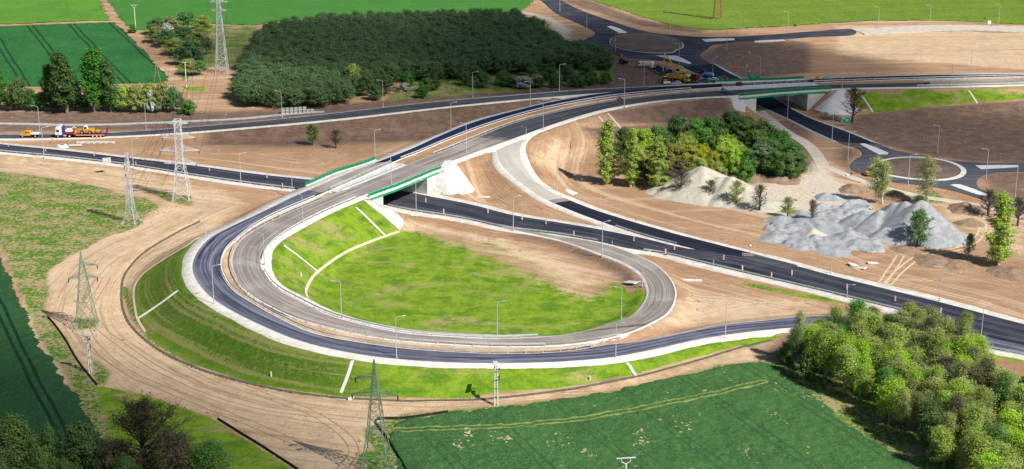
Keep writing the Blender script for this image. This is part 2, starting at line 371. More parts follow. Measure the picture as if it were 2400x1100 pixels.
RB1 = z3([(60, -60), (175, -3), (300, 95), (400, 140), (470, 172), (520, 196), (537, 220), (500, 242), (460, 262), (452, 285), (520, 310), (600, 332), (690, 362), (780, 374), (900, 386), (1000, 398), (1080, 418), (1160, 452), (1230, 492), (1270, 530), (1400, 530), (1470, 512), (1380, 465), (1300, 422), (1240, 385), (1212, 362), (1225, 340), (1265, 312), (1290, 292), (1380, 279), (1480, 269), (1650, 263), (1947, 238), (2200, 225), (2190, 188), (1940, 203), (1650, 225), (1400, 238), (1250, 240), (1100, 232), (900, 211), (780, 182), (660, 143), (560, 110), (430, 60), (320, 6), (240, -40)])
RB1W = smooth_poly(RB1, ZN, 3.0)
M_RB1 = asphalt('dark roundabout asphalt', (.020, .024, .042), (.12, .12, .135), blot=.5)
for md in (M_RB1,): pass
cdt_patch(RB1W, flat(ZN + .03), 'roundabout_road', M_RB1, 4.0, skirt=.4); POLYLOW.append((RB1W, ZN))
RB2 = [(1955, 329), (1985, 341), (2008, 347), (2019, 355), (2021, 364), (2008, 372), (1997, 380), (1993, 388), (1996, 397), (2010, 405), (2040, 414), (2091, 426), (2150, 433), (2200, 440), (2254, 452), (2309, 470), (2345, 482), (2420, 503), (2420, 478), (2367, 466), (2320, 454), (2294, 440), (2289, 430), (2294, 418), (2310, 409), (2335, 404), (2420, 400), (2420, 384), (2340, 383), (2273, 380), (2236, 377), (2164, 365), (2120, 357), (2091, 351), (2069, 342), (2045, 333)]
RB2W = smooth_poly(RB2, ZN, 2.5)
M_RB2 = asphalt('grey roundabout asphalt', (.062, .066, .085), (.16, .16, .18), dark=(.03, .034, .05), blot=.4)
cdt_patch(RB2W, flat(ZN + .03), 'roundabout_road', M_RB2, 4.0, skirt=.4); POLYLOW.append((RB2W, ZN))
ISL1 = smooth_poly(z3([(628, 275), (640, 250), (672, 238), (690, 228), (780, 222), (880, 221), (960, 228), (1040, 246), (1090, 270), (1107, 292), (1098, 312), (1060, 325), (1040, 341), (960, 345), (860, 342), (760, 330), (690, 312), (645, 296)]), ZN, 2.0)
ISL2 = smooth_poly([(2036, 397), (2046, 384), (2080, 373), (2122, 368.5), (2165, 369), (2215, 376), (2252, 389), (2265, 402), (2257, 414), (2230, 422), (2190, 425), (2140, 422), (2085, 414), (2050, 406)], ZN, 2.0)
def inset(poly, d):
    A = np.array([p[:2] for p in poly]); T_ = np.roll(A, -1, 0) - np.roll(A, 1, 0); T_ /= np.linalg.norm(T_, axis=1)[:, None]
    N = np.stack([-T_[:, 1], T_[:, 0]], 1); area = np.sum(A[:, 0] * np.roll(A[:, 1], -1) - np.roll(A[:, 0], -1) * A[:, 1])
    return A + N * d * (1 if area > 0 else -1)
def ring(outer, inner, z, name, m, h=.16):
    n = len(outer); V = [(*p[:2], z - .2) for p in outer] + [(*p[:2], z + h) for p in outer] + [(*p[:2], z + h) for p in inner] + [(*p[:2], z - .2) for p in inner]
    F = []
    for i in range(n):
        j = (i + 1) % n
        for a in range(3): F.append((a * n + i, a * n + j, (a + 1) * n + j, (a + 1) * n + i))
    o = MB().add(V, F).build(name, m); return tag(o, kind='structure')
M_ISLE = mottled('dark humus soil', (.14, .10, .08), (.19, .14, .11), .15, .95, (.11, .08, .065), .4)
for isl, wd in ((ISL1, .55), (ISL2, 1.7)):
    ring(isl, inset(isl, wd), ZN, 'island_kerb', M_KERB)
    I = inset(isl, wd - .05); cen = I.mean(0); rad = np.linalg.norm(I - cen, axis=1).max()
    cdt_patch(I, (lambda c, r: lambda X, Y: ZN + .14 + 1.1 * np.clip(1 - np.hypot(X - c[0], Y - c[1]) / r, 0, 1) ** 1.0)(cen, rad), 'roundabout_island', M_ISLE, 1.5)
M_TILE = mottled('pale block paving', (.60, .60, .60), (.70, .70, .70), .5, .8)
for pl in (z3([(612, 173), (640, 170), (690, 185), (742, 210), (725, 215), (690, 215)]), z3([(1222, 256), (1330, 251), (1430, 250), (1435, 260), (1330, 267), (1250, 272)]), z3([(925, 360), (1060, 362), (1110, 384), (1156, 408), (1140, 415), (1080, 400), (1000, 380)]),
           z3([(590, 930), (622, 928), (700, 955), (775, 988), (768, 998), (712, 998), (650, 965)], 1800), z3([(1335, 1070), (1480, 1067), (1612, 1068), (1615, 1078), (1500, 1086), (1370, 1092)], 1800), z3([(1173, 233), (1200, 228), (1240, 230), (1330, 260), (1422, 297), (1400, 305), (1340, 292), (1250, 262)], 1800, 350),
           z3([(1560, 267), (1600, 263), (1750, 258), (1760, 262), (1650, 272), (1565, 275)])):
    W = np.array([P(x, y, ZN)[:2] for x, y in pl]); cdt_patch(W, flat(ZN + .17), 'traffic_island', M_TILE, 3.0, skirt=.3)

# ------------------------------------------------------------------ bridge frames
def bridge_frame(pa, pb, dirv, z):
    """pa,pb: picture points of the two abutment faces at the near edge; dirv: world direction of the road below"""
    A = np.array(P(*pa, z)[:2]); B = np.array(P(*pb, z)[:2]); d = np.array(dirv); d = d / np.linalg.norm(d)
    n = np.array([-d[1], d[0]]); return A, B, d, n
m0 = M['C'][np.argmin(abs(M['par'] - 6.2))]; m1 = M['C'][np.argmin(abs(M['par'] - 9))]
BR1 = bridge_frame((897, 461), (988, 416), (m1 - m0)[:2], ZT - 1.3)
nn = ROADS['north']; BR2 = bridge_frame((1775, 233), (1902, 224), (nn['C'][np.argmin(abs(nn['par'] - 4))] - nn['C'][np.argmin(abs(nn['par'] - 2))])[:2], ZT - 1.3)
def cordist(X, Y, fr):
    """distance outside the strip between the two abutment faces (negative inside), and place along it"""
    A, B, d, n = fr; sB0 = (B[0] - A[0]) * n[0] + (B[1] - A[1]) * n[1]; s = ((X - A[0]) * n[0] + (Y - A[1]) * n[1]) * (1 if sB0 > 0 else -1); w = abs(sB0)
    return np.maximum(-s, s - w), (X - A[0]) * d[0] + (Y - A[1]) * d[1]
def corridor(X, Y, fr, ext=60, margin=0.0):
    dd, al = cordist(X, Y, fr); return (dd < margin) & (abs(al) < ext)
MARG = {1: 7.5, 2: 9.0}
SAMP_HIGH = [p for p in SAMP_HIGH if p[2] < ZT - .45 or not (corridor(p[0], p[1], BR1, 60, MARG[1] - .5) or corridor(p[0], p[1], BR2, 60, MARG[2] - .5))]

# ------------------------------------------------------------------ terrain grid
def axis(lo, hi, far0, far1, step=1.0):
    core = list(np.arange(lo, hi + .01, step)); a = core[0]; s = step; pre = []
    while a > far0: s *= 1.5; a -= s; pre.append(a)
    b = core[-1]; s = step; post = []
    while b < far1: s *= 1.5; b += s; post.append(b)
    return np.array(pre[::-1] + core + post)
GX = axis(-275, 275, -4000, 4000); GY = axis(245, 860, -600, 9000)
NX, NY = len(GX), len(GY)
XX, YY = np.meshgrid(GX, GY)
ix0 = int(np.argmin(abs(GX + 275))); iy0 = int(np.argmin(abs(GY - 245)))
def vnoise(X, Y, s, seed=0):
    xs, ys = X / s, Y / s; xi = np.floor(xs).astype(int); yi = np.floor(ys).astype(int); fx = xs - xi; fy = ys - yi
    fx = fx * fx * (3 - 2 * fx); fy = fy * fy * (3 - 2 * fy)
    def h(a, b):
        v = np.sin(a * 127.1 + b * 311.7 + seed * 74.7) * 43758.5453; return v - np.floor(v)
    return (h(xi, yi) * (1 - fx) + h(xi + 1, yi) * fx) * (1 - fy) + (h(xi, yi + 1) * (1 - fx) + h(xi + 1, yi + 1) * fx) * fy - .5
base = .5 * vnoise(XX, YY, 37, 1) + .22 * vnoise(XX, YY, 9, 2) + .12 * vnoise(XX, YY, 3.1, 3)
SL = 1.75; FLAT = 1.3
def cones(S):
    T = np.full(XX.shape, -50.0); own = np.full(XX.shape, 99.0); R_ = 16
    for x, y, z in S:
        if not (-274 < x < 274 and 246 < y < 859): continue
        i = int(round(x + 275)) + ix0; j = int(round(y - 245)) + iy0
        i0, i1, j0, j1 = max(i - R_, 0), min(i + R_ + 1, NX), max(j - R_, 0), min(j + R_ + 1, NY)
        d = np.hypot(XX[j0:j1, i0:i1] - x, YY[j0:j1, i0:i1] - y)
        v = z - .16 - np.maximum(0, d - FLAT) / SL
        np.maximum(T[j0:j1, i0:i1], v, out=T[j0:j1, i0:i1])
        o = own[j0:j1, i0:i1]; k = d < 1.15; o[k] = np.minimum(o[k], z - .16)
    return T, own
Th, oh = cones(np.array(SAMP_HIGH)); Tl, ol = cones(np.array(SAMP_LOW))
cor = corridor(XX, YY, BR1) | corridor(XX, YY, BR2)
def near_deck(X, Y):
    k = np.zeros(X.shape, bool)
    for key in ('inner', 'outer'):
        for p in ROADS[key]['C'][::3]:
            if p[2] > ZT - .45: k |= (X - p[0]) ** 2 + (Y - p[1]) ** 2 < 15 ** 2
    return k
cor &= ~((Th < 6.2) & (Th > .6) & ~near_deck(XX, YY)) if False else near_deck(XX, YY)
for fr in (BR1, BR2):
    dd, al = cordist(XX, YY, fr); Th = np.where((dd < 9) & (al > -60) & (al < 60) & near_deck(XX, YY), np.minimum(Th, .3 + np.maximum(dd, 0) * (1.15 if fr is BR1 else .9)), Th)
Th = np.where(cor, -50, Th); oh = np.where(cor, 99, oh)
TZ = np.maximum(np.maximum(Th, Tl), base)
own = np.minimum(oh, ol); TZ = np.where(own < 50, own, TZ)
lock = (own < 50) | cor
for _ in range(5):
    Bz = TZ.copy(); Bz[1:-1, 1:-1] = (TZ[1:-1, 1:-1] * 2 + TZ[:-2, 1:-1] + TZ[2:, 1:-1] + TZ[1:-1, :-2] + TZ[1:-1, 2:]) / 6; TZ = np.where(lock, TZ, np.where(XX ** 2 < 270 ** 2, Bz, TZ))
    TZ = np.where(own < 50, own, TZ)
for poly, z in POLYLOW:
    TZ = np.where(sdf(XX, YY, poly) > -.8, np.minimum(z - .12, 99), TZ)
    s = sdf(XX, YY, poly); TZ = np.where((s <= -.8) & (s > -4) & (TZ < 1.2), z - .12 + (TZ - z + .12) * (-s - .8) / 3.2, TZ)
# shallow excavation banks and ditches: (picture polyline, half width, depth)
def world_line(pts, z=0.0): return [tuple(P(x, y, z)[:2]) for x, y in pts]
DITCH = [(468, 520), (440, 533), (400, 555), (360, 578), (330, 600), (306, 625), (290, 650), (285, 690), (288, 725), (300, 755), (340, 798), (390, 832), (450, 860), (520, 884), (600, 904), (700, 923), (800, 934), (950, 941), (1100, 939), (1200, 931), (1300, 919), (1400, 902), (1500, 882), (1600, 856), (1700, 826), (1810, 797)]
TZ -= .5 * np.exp(-(sdf(XX, YY, world_line(DITCH), False) / .9) ** 2)
def T(x, y):
    x = np.asarray(x, float); y = np.asarray(y, float)
    fi = np.clip(np.interp(x, GX, np.arange(NX)), 0, NX - 1.001); fj = np.clip(np.interp(y, GY, np.arange(NY)), 0, NY - 1.001)
    i = fi.astype(int); j = fj.astype(int); a = fi - i; b = fj - j
    return (TZ[j, i] * (1 - a) + TZ[j, i + 1] * a) * (1 - b) + (TZ[j + 1, i] * (1 - a) + TZ[j + 1, i + 1] * a) * b
def hit(x, y):
    """where the sight line through picture point (x,y) meets the terrain"""
    zs = np.arange(9.5, -1.5, -.05); rx, ry, rz = ray(x, y); t = (zs - CAMH) / rz
    g = T(rx * t, ry * t); k = np.where(g >= zs)[0]; i = k[0] if len(k) else len(zs) - 1
    return Vector((rx * t[i], ry * t[i], float(g[i])))
def wl(pts): return [tuple(hit(x, y)) for x, y in pts]

# ------------------------------------------------------------------ ground cover layout (signed distances stored on the sheet)
u0, v0 = proj(XX.ravel(), YY.ravel(), TZ.ravel())
# layout is tested on the level plane below each sight line, so slope faces fall in the right region
rx = (u0 - 1200) / FPX; cy = (v0 - 550) / FPX; tt = -CAMH / np.minimum(-(ST + cy * CT), -1e-3)
QX, QY = rx * tt, (CT - cy * ST) * tt
vis = (YY.ravel() > 200)
def region(polys):
    s = np.full(QX.shape, -30.0)
    for p in polys:
        W = world_line(p); s = np.maximum(s, sdf(QX, QY, W))
    return np.clip(np.where(vis, s, -30), -30, 30)
INFIELD = [(845, 470), (870, 478), (935, 543), (1000, 541), (1080, 556), (1160, 572), (1240, 610), (1300, 640), (1345, 672), (1380, 690), (1400, 668), (1450, 662), (1475, 690), (1505, 675), (1520, 700), (1500, 735), (1440, 765), (1345, 790), (1200, 800), (1000, 795), (850, 770), (720, 725), (640, 680), (605, 620), (640, 560), (700, 520), (800, 480)]
GRASS = [INFIELD,
    [(475, 552), (430, 580), (390, 605), (345, 632), (320, 660), (308, 700), (320, 748), (345, 790), (440, 850), (600, 902), (800, 930), (1100, 935), (1170, 918), (1240, 915), (1300, 912), (1480, 880), (1650, 832), (1790, 795), (1850, 776), (1850, 760), (1650, 790), (1450, 835), (1200, 850), (950, 842), (700, 800), (560, 740), (480, 690), (450, 640), (460, 590)],
    [(2012, 219), (2100, 212), (2400, 205), (2600, 204), (2600, 225), (2400, 232), (2200, 248), (2050, 264), (2005, 250), (2000, 232)],
    [(0, 1120), (270, 1110), (200, 900), (225, 904), (291, 916), (382, 938), (418, 953), (491, 978), (540, 1010), (600, 1044), (700, 1110), (690, 1200), (0, 1200)],
    [(1745, 662), (1800, 672), (1900, 690), (2000, 706), (2000, 714), (1890, 700), (1790, 680), (1740, 668)],
    [(2295, 815), (2400, 838), (2400, 852), (2300, 832)], [(1690, 800), (1790, 780), (1830, 790), (1760, 815)],
    [(286, 672), (300, 672), (304, 700), (318, 750), (345, 800), (450, 862), (440, 852), (340, 790), (312, 750), (290, 700)],
    [(425, 203), (482, 205), (480, 214), (440, 213)],
    [(1080, 205), (1060, 185), (1150, 195), (1200, 205), (1150, 218)],
    [(1710, 195), (1720, 195), (1710, 215)]]
MEADOW = [[(-100, 400), (0, 403), (80, 412), (175, 428), (247, 441), (291, 459), (340, 465), (378, 485), (345, 500), (330, 525), (309, 539), (254, 554), (200, 583), (156, 605), (109, 641), (116, 688), (105, 714), (113, 744), (156, 795), (189, 860), (225, 910), (240, 960), (290, 1100), (240, 1100), (156, 882), (91, 795), (56, 700), (0, 575), (-100, 500)],
    [(320, 440), (400, 455), (450, 460), (450, 485), (400, 475), (350, 455)],
    [(2280, 850), (2350, 860), (2400, 890), (2400, 920), (2330, 920), (2280, 880)], [(168, 745), (230, 745), (235, 768), (180, 772)], [(835, 1060), (925, 1050), (935, 1110), (830, 1110)],
    [(215, 835), (260, 870), (250, 900), (225, 905)],
    [(2130, 455), (2200, 450), (2220, 475), (2150, 480)], [(1560, 430), (1650, 440), (1900, 500), (1900, 508), (1700, 482), (1560, 445)],
    [(330, 70), (420, 60), (560, 60), (600, 60), (590, 150), (470, 160), (430, 190), (420, 180), (395, 120)], [(1000, 160), (1440, 150), (1440, 195), (1200, 215), (1000, 230), (900, 235)],
    [(850, 1005), (950, 970), (1190, 950), (1300, 938), (1420, 918), (1560, 888), (1680, 856), (1800, 845), (1860, 860), (2180, 1110), (900, 1110)],
    [(1850, 860), (2000, 850), (2400, 900), (2400, 1150), (2170, 1110), (2000, 1000)]]
DARK = [[(-120, 262), (300, 262), (520, 262), (700, 255), (1000, 225), (1200, 200), (1440, 130), (1480, 130), (1600, 170), (1640, 195), (1400, 210), (1200, 225), (1000, 240), (700, 275), (600, 285), (400, 303), (-120, 312)],  # moist brown soil, with cloud and tree shade painted into the tone
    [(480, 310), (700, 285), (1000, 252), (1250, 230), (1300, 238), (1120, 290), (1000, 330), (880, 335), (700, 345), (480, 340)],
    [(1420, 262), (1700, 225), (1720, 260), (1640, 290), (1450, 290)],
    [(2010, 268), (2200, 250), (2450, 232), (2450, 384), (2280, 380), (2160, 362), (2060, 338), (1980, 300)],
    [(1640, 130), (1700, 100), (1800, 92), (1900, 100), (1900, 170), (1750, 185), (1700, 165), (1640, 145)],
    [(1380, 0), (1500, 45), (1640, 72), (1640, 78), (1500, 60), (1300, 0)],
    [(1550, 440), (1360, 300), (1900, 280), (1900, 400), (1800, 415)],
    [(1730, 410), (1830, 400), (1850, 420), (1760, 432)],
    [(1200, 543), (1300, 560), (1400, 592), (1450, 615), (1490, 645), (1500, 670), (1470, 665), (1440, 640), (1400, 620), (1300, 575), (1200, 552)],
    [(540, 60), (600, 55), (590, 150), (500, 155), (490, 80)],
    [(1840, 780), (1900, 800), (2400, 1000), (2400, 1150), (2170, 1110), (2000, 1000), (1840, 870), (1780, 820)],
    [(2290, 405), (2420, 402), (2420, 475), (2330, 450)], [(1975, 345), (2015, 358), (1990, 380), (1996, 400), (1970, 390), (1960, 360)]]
HAUL = [[(1418, 809), (1200, 830), (1073, 826), (950, 818), (850, 804), (740, 783), (640, 739), (585, 707), (545, 680), (524, 652), (514, 620), (522, 590), (550, 562), (590, 531), (640, 503), (720, 468), (764, 463), (680, 499), (600, 539), (560, 571), (545, 607), (553, 645), (582, 684), (640, 720), (709, 750), (800, 773), (927, 795), (1073, 806), (1200, 811), (1345, 805)], [(0, 362), (200, 385), (500, 440), (560, 470), (520, 540), (450, 562), (330, 635), (300, 700), (315, 760), (400, 835), (560, 895), (800, 938), (1100, 942), (1300, 922), (1500, 885), (1700, 830), (1810, 800), (1850, 820), (1800, 845), (1680, 856), (1420, 916), (1190, 950), (950, 968), (930, 1000), (960, 1110), (700, 1110), (600, 1044), (500, 985), (382, 938), (225, 905), (150, 800), (112, 744), (105, 700), (109, 641), (156, 605), (254, 554), (345, 505), (378, 480), (340, 465), (291, 457), (175, 425), (0, 400)],
    [(950, 545), (1080, 552), (1250, 622), (1345, 676), (1400, 660), (1300, 600), (1180, 560), (950, 520)], [(1600, 690), (1900, 700), (1850, 740), (1500, 770), (1580, 730)], [(1960, 60), (2500, 60), (2500, 170), (1960, 130)],
    [(1240, 380), (1300, 400), (1340, 360), (1300, 320)], [(2200, 500), (2400, 600), (2400, 540), (2250, 480)]]
BARE = [[(925, 530), (1000, 530), (1100, 545), (1250, 600), (1345, 655), (1400, 655), (1445, 668), (1400, 705), (1340, 700), (1280, 668), (1180, 622), (1050, 572)], [(2050, 205), (2120, 205), (2110, 225), (2060, 220)], [(2170, 200), (2245, 203), (2240, 222), (2180, 218)], [(2335, 202), (2420, 202), (2420, 225), (2345, 220)]]
SLOPE_SHADE = [[(475, 548), (430, 580), (320, 660), (308, 700), (330, 770), (440, 850), (600, 902), (830, 930), (830, 838), (700, 800), (560, 740), (470, 670), (450, 620)]]  # outer slope turned from the sun: its shade is painted into the grass
PALE = [[(1700, 478), (1640, 462), (1780, 430), (1860, 425), (1905, 405), (1905, 380), (1940, 380), (1945, 410), (1965, 425), (2010, 450), (1960, 470), (1900, 490), (1850, 505), (1800, 500)],
    [(1805, 490), (1830, 478), (1900, 462), (1990, 455), (2045, 475), (2060, 540), (2080, 575), (2060, 585), (1950, 585), (1880, 570), (1830, 540)],
    [(1180, 18), (1290, 40), (1340, 70), (1330, 92), (1300, 85), (1290, 50)]]
STRIPE = [[(440, 170), (560, 175), (560, 262), (450, 262), (430, 215)], [(1900, 62), (2400, 60), (2400, 170), (1850, 170), (1820, 110)]]
A_GR, A_ME, A_DK, A_PA, A_HA, A_BA, A_DE = (region(q) for q in (GRASS, MEADOW, DARK, PALE, HAUL, BARE, SLOPE_SHADE))
rut = np.full(XX.shape, 999.0)
for key, sd in (('outer', 'OL'), ('main', 'C'), ('ramp', 'C'), ('slip', 'C')):
    Lr = ROADS[key]; kk = [int(np.argmin(abs(Lr['par'] - q))) for q in np.arange(0, Lr['par'][-1] + .01, .5 if key == 'outer' else 1)]; rut = np.minimum(rut, sdf(XX, YY, [tuple(Lr[sd][q][:2]) for q in kk], False))
rut = rut.ravel()
lowfield = sdf(QX, QY, world_line([(630, 690), (740, 640), (935, 545), (1080, 550), (1300, 640), (1450, 700), (1440, 765), (1200, 795), (850, 760)]))

g = NG('ground soil and grass')
p = g.pos(); n1 = g.noise(p, .035, 5, .6); n2 = g.noise(p, .25, 6, .68); n3 = g.noise(p, 1.1, 6, .72); n4 = g.noise(p, 4.0, 3, .7)
st = g.noise(g.pos((.05, .9, 1), R(20)), 1.0, 5, .65, .8); st2 = g.noise(g.pos((.02, .11, 1), R(14)), 1.0, 6, .7, 1.2)
soil = g.mix(g.ramp(n1, .35, .65), (.375, .22, .122), (.475, .30, .175))
rc = g.N.new('ShaderNodeCombineXYZ'); g.L.new(g.math('MULTIPLY', g.at('rut'), 1.0), rc.inputs[0]); pz = g.N.new('ShaderNodeSeparateXYZ'); g.L.new(g.pos(), pz.inputs[0]); g.L.new(g.math('MULTIPLY', pz.outputs['X'], .02), rc.inputs[1]); g.L.new(g.math('MULTIPLY', pz.outputs['Y'], .02), rc.inputs[2])
ru = g.noise(rc.outputs[0], .9, 5, .7, .5); rf = g.noise(rc.outputs[0], 3.2, 3, .7, 1.5); rv = g.noise(rc.outputs[0], .22, 4, .6, .8)
soil = g.mix(g.ramp(st, .48, .66, 0, .55), soil, (.34, .205, .125)); soil = g.mix(g.ramp(st2, .5, .68, 0, .5), soil, (.64, .46, .315))
soil = g.mix(g.ramp(n3, .54, .68, 0, .45), soil, (.29, .18, .115)); soil = g.mix(g.ramp(n4, .56, .7, 0, .3), soil, (.68, .50, .35))
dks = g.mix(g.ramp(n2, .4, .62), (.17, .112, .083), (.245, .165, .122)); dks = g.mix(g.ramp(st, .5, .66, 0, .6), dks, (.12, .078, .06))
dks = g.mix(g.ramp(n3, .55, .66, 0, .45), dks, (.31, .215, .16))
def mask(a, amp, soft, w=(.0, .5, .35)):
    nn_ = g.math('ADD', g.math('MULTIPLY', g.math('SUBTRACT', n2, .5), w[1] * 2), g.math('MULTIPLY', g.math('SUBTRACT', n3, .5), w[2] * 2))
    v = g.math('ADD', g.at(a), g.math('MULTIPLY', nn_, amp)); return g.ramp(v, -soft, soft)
haul = g.mix(g.ramp(n2, .38, .62), (.60, .43, .265), (.70, .54, .355)); haul = g.mix(g.ramp(n3, .52, .66, 0, .4), haul, (.48, .35, .225))
soil = g.mix(g.math('MULTIPLY', mask('haul', 10, 3.5), .85), soil, haul)
soil = g.mix(g.ramp(ru, .5, .62, 0, .45), soil, (.28, .175, .11)); soil = g.mix(g.math('MULTIPLY', g.ramp(rf, .55, .62), g.ramp(g.noise(p, .07, 4, .6, 1.0), .45, .58, 0, .75)), soil, (.21, .13, .085)); soil = g.mix(g.math('MULTIPLY', g.ramp(rf, .42, .36), g.ramp(g.noise(p, .09, 4, .6, 1.0), .48, .58, 0, .6)), soil, (.74, .58, .42)); soil = g.mix(g.ramp(rv, .52, .66, 0, .5), soil, (.70, .53, .37)); soil = g.mix(g.ramp(g.noise(p, .6, 5, .75, 1.0), .58, .7, 0, .45), soil, (.25, .165, .11))
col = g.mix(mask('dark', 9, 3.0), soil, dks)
pal = g.mix(g.ramp(n3, .4, .62), (.66, .60, .51), (.54, .47, .38)); col = g.mix(g.math('MULTIPLY', mask('pale', 8, 2.5), .9), col, pal)
# slopes keep the tracked, combed look
lush = g.mix(g.ramp(n2, .38, .62), (.125, .25, .012), (.24, .365, .024)); lush = g.mix(g.ramp(n3, .46, .62, 0, .6), lush, (.27, .33, .05))
dry = g.mix(g.ramp(n3, .4, .62), (.45, .35, .17), (.30, .30, .09)); 
lush = g.mix(g.ramp(g.noise(g.pos((1, 2.2, 1)), .045, 6, .7, .6), .505, .63, 0, .8), lush, dry)
lush = g.mix(g.ramp(n4, .5, .66, 0, .6), lush, (.06, .15, .010))
lush = g.mix(g.ramp(g.noise(g.pos((1, 1, 5)), .16, 5, .65), .5, .62, 0, .55), lush, (.06, .16, .012))
band = g.noise(g.pos((1, 1, 4)), .10, 4, .6); shade_grass = g.mix(g.ramp(n3, .4, .62), (.045, .105, .010), (.085, .155, .018)); shade_grass = g.mix(g.ramp(n4, .5, .66, 0, .5), shade_grass, (.03, .075, .008)); hz = g.N.new('ShaderNodeCombineXYZ'); g.L.new(pz.outputs['Z'], hz.inputs[0]); g.L.new(g.math('MULTIPLY', g.at('rut'), .02), hz.inputs[1]); g.L.new(g.math('MULTIPLY', pz.outputs['X'], .01), hz.inputs[2]); hb = g.noise(hz.outputs[0], 1.1, 4, .65, .6)
shade_grass = g.mix(g.ramp(g.math('ADD', g.math('MULTIPLY', hb, .7), g.math('MULTIPLY', n3, .3)), .49, .6, 0, .85), shade_grass, (.235, .215, .085))
lush = g.mix(g.math('MULTIPLY', mask('deep', 16, 9.0), .9), lush, shade_grass)
bareg = g.ramp(g.math('ADD', g.math('MULTIPLY', g.at('bare'), .022), g.math('ADD', g.math('MULTIPLY', n2, .35), g.math('ADD', g.math('MULTIPLY', n3, .4), g.math('MULTIPLY', n4, .25)))), .50, .56)
gm = g.math('MULTIPLY', mask('grass', 2.6, .35), g.math('SUBTRACT', 1.0, g.math('MULTIPLY', bareg, .85))); col = g.mix(gm, col, lush)
mead = g.mix(g.ramp(n3, .42, .6), (.07, .17, .018), (.14, .26, .03)); drym = g.mix(g.ramp(n4, .4, .6), (.44, .34, .20), (.32, .27, .12))
mead = g.mix(g.ramp(g.math('ADD', g.math('MULTIPLY', n3, .6), g.math('MULTIPLY', g.noise(p, .13, 5, .7), .4)), .475, .54), mead, drym)
mm = g.math('MULTIPLY', mask('meadow', 5, .5), 1.0); col = g.mix(mm, col, mead)
g.bump(g.math('ADD', n3, g.math('MULTIPLY', n4, .6)), .7, .35)
M_GROUND = g.out(col, .95, .1)
idx = np.arange(NX * NY).reshape(NY, NX)
F = np.stack([idx[:-1, :-1], idx[:-1, 1:], idx[1:, 1:], idx[1:, :-1]], -1).reshape(-1, 4)
ground = npmesh('ground', np.stack([XX.ravel(), YY.ravel(), TZ.ravel()], 1), F, M_GROUND, smooth=True); tag(ground, kind='structure')
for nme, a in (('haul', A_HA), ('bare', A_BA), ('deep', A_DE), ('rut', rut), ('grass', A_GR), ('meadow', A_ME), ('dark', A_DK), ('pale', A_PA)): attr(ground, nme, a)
# ================================================================== bridges, rails, lamps, signs
def wchild(o, parent):
    o.parent = parent; o.location = -Vector(parent.location); return o
def edge(key, side, off=0.0, p0=0, p1=99, dz=0.0):
    r = ROADS[key]; k = (r['par'] >= p0) & (r['par'] <= p1)
    E = r[side][k] + r['n'][k] * (off if side in ('R', 'OR') else -off); E = E.copy(); E[:, 2] += dz; return E
M_GREEN = paint('green bridge paint', (.0, .38, .17), .45, var=.15, scale=.8)
M_GREEND = paint('dark green railing paint', (.0, .20, .09), .45, var=.15, scale=.8)
M_GALV = paint('galvanised steel', (.62, .64, .66), .45, .25, .1, 1.0)
M_POLE = paint('galvanised lamp pole', (.58, .62, .66), .4, .3, .08, 1.0)
M_WHITE = paint('white paint', (.80, .80, .78), .5, var=.06)
M_PYLON = paint('pale painted steel', (.66, .67, .68), .5, .1, .08, .5)
M_PYLGR = paint('green painted steel', (.22, .33, .25), .55, .1, .2, .5)
M_PYLRED = paint('rusty red steel', (.42, .14, .10), .6, .1, .15, .5)
M_PYLGREY = paint('weathered grey steel', (.55, .56, .58), .55, .1, .15, .5)
M_RED = paint('signal red', (.55, .03, .03), .45, var=.08)
M_BLACK = paint('black rubber and plastic', (.015, .015, .017), .6, var=.2)
M_DGREY = paint('dark grey steel', (.06, .065, .075), .5, var=.2)
M_GLASS = paint('dark window glass', (.02, .03, .04), .12, var=.1, spec=.7)
M_YEL = paint('construction yellow', (.72, .36, .02), .45, var=.12)
M_LEMON = paint('bright yellow paint', (.80, .55, .02), .45, var=.1)
M_ORANGE = paint('safety orange', (.80, .20, .02), .5, var=.08)
M_BLUE = paint('deep blue paint', (.015, .05, .32), .35, var=.08)
M_LBLUE = paint('light blue paint', (.10, .30, .62), .35, var=.08)
M_MAROON = paint('dark red paint', (.16, .008, .02), .3, var=.08)
M_CRIMSON = paint('truck red paint', (.45, .01, .03), .4, var=.08)
M_SIGNG = paint('green sign sheeting', (.0, .30, .17), .5, var=.05)
M_BONE = paint('bone coloured paint', (.66, .62, .52), .5, var=.1)
M_SKIN = paint('skin', (.45, .26, .18), .6, var=.05)
M_CLOTH = paint('dark work cloth', (.03, .035, .06), .9, var=.2)
M_HIVIS = paint('high visibility yellow cloth', (.65, .75, .05), .8, var=.05)
M_WOOD = mottled('weathered wood', (.30, .24, .18), (.22, .17, .12), 2.0)

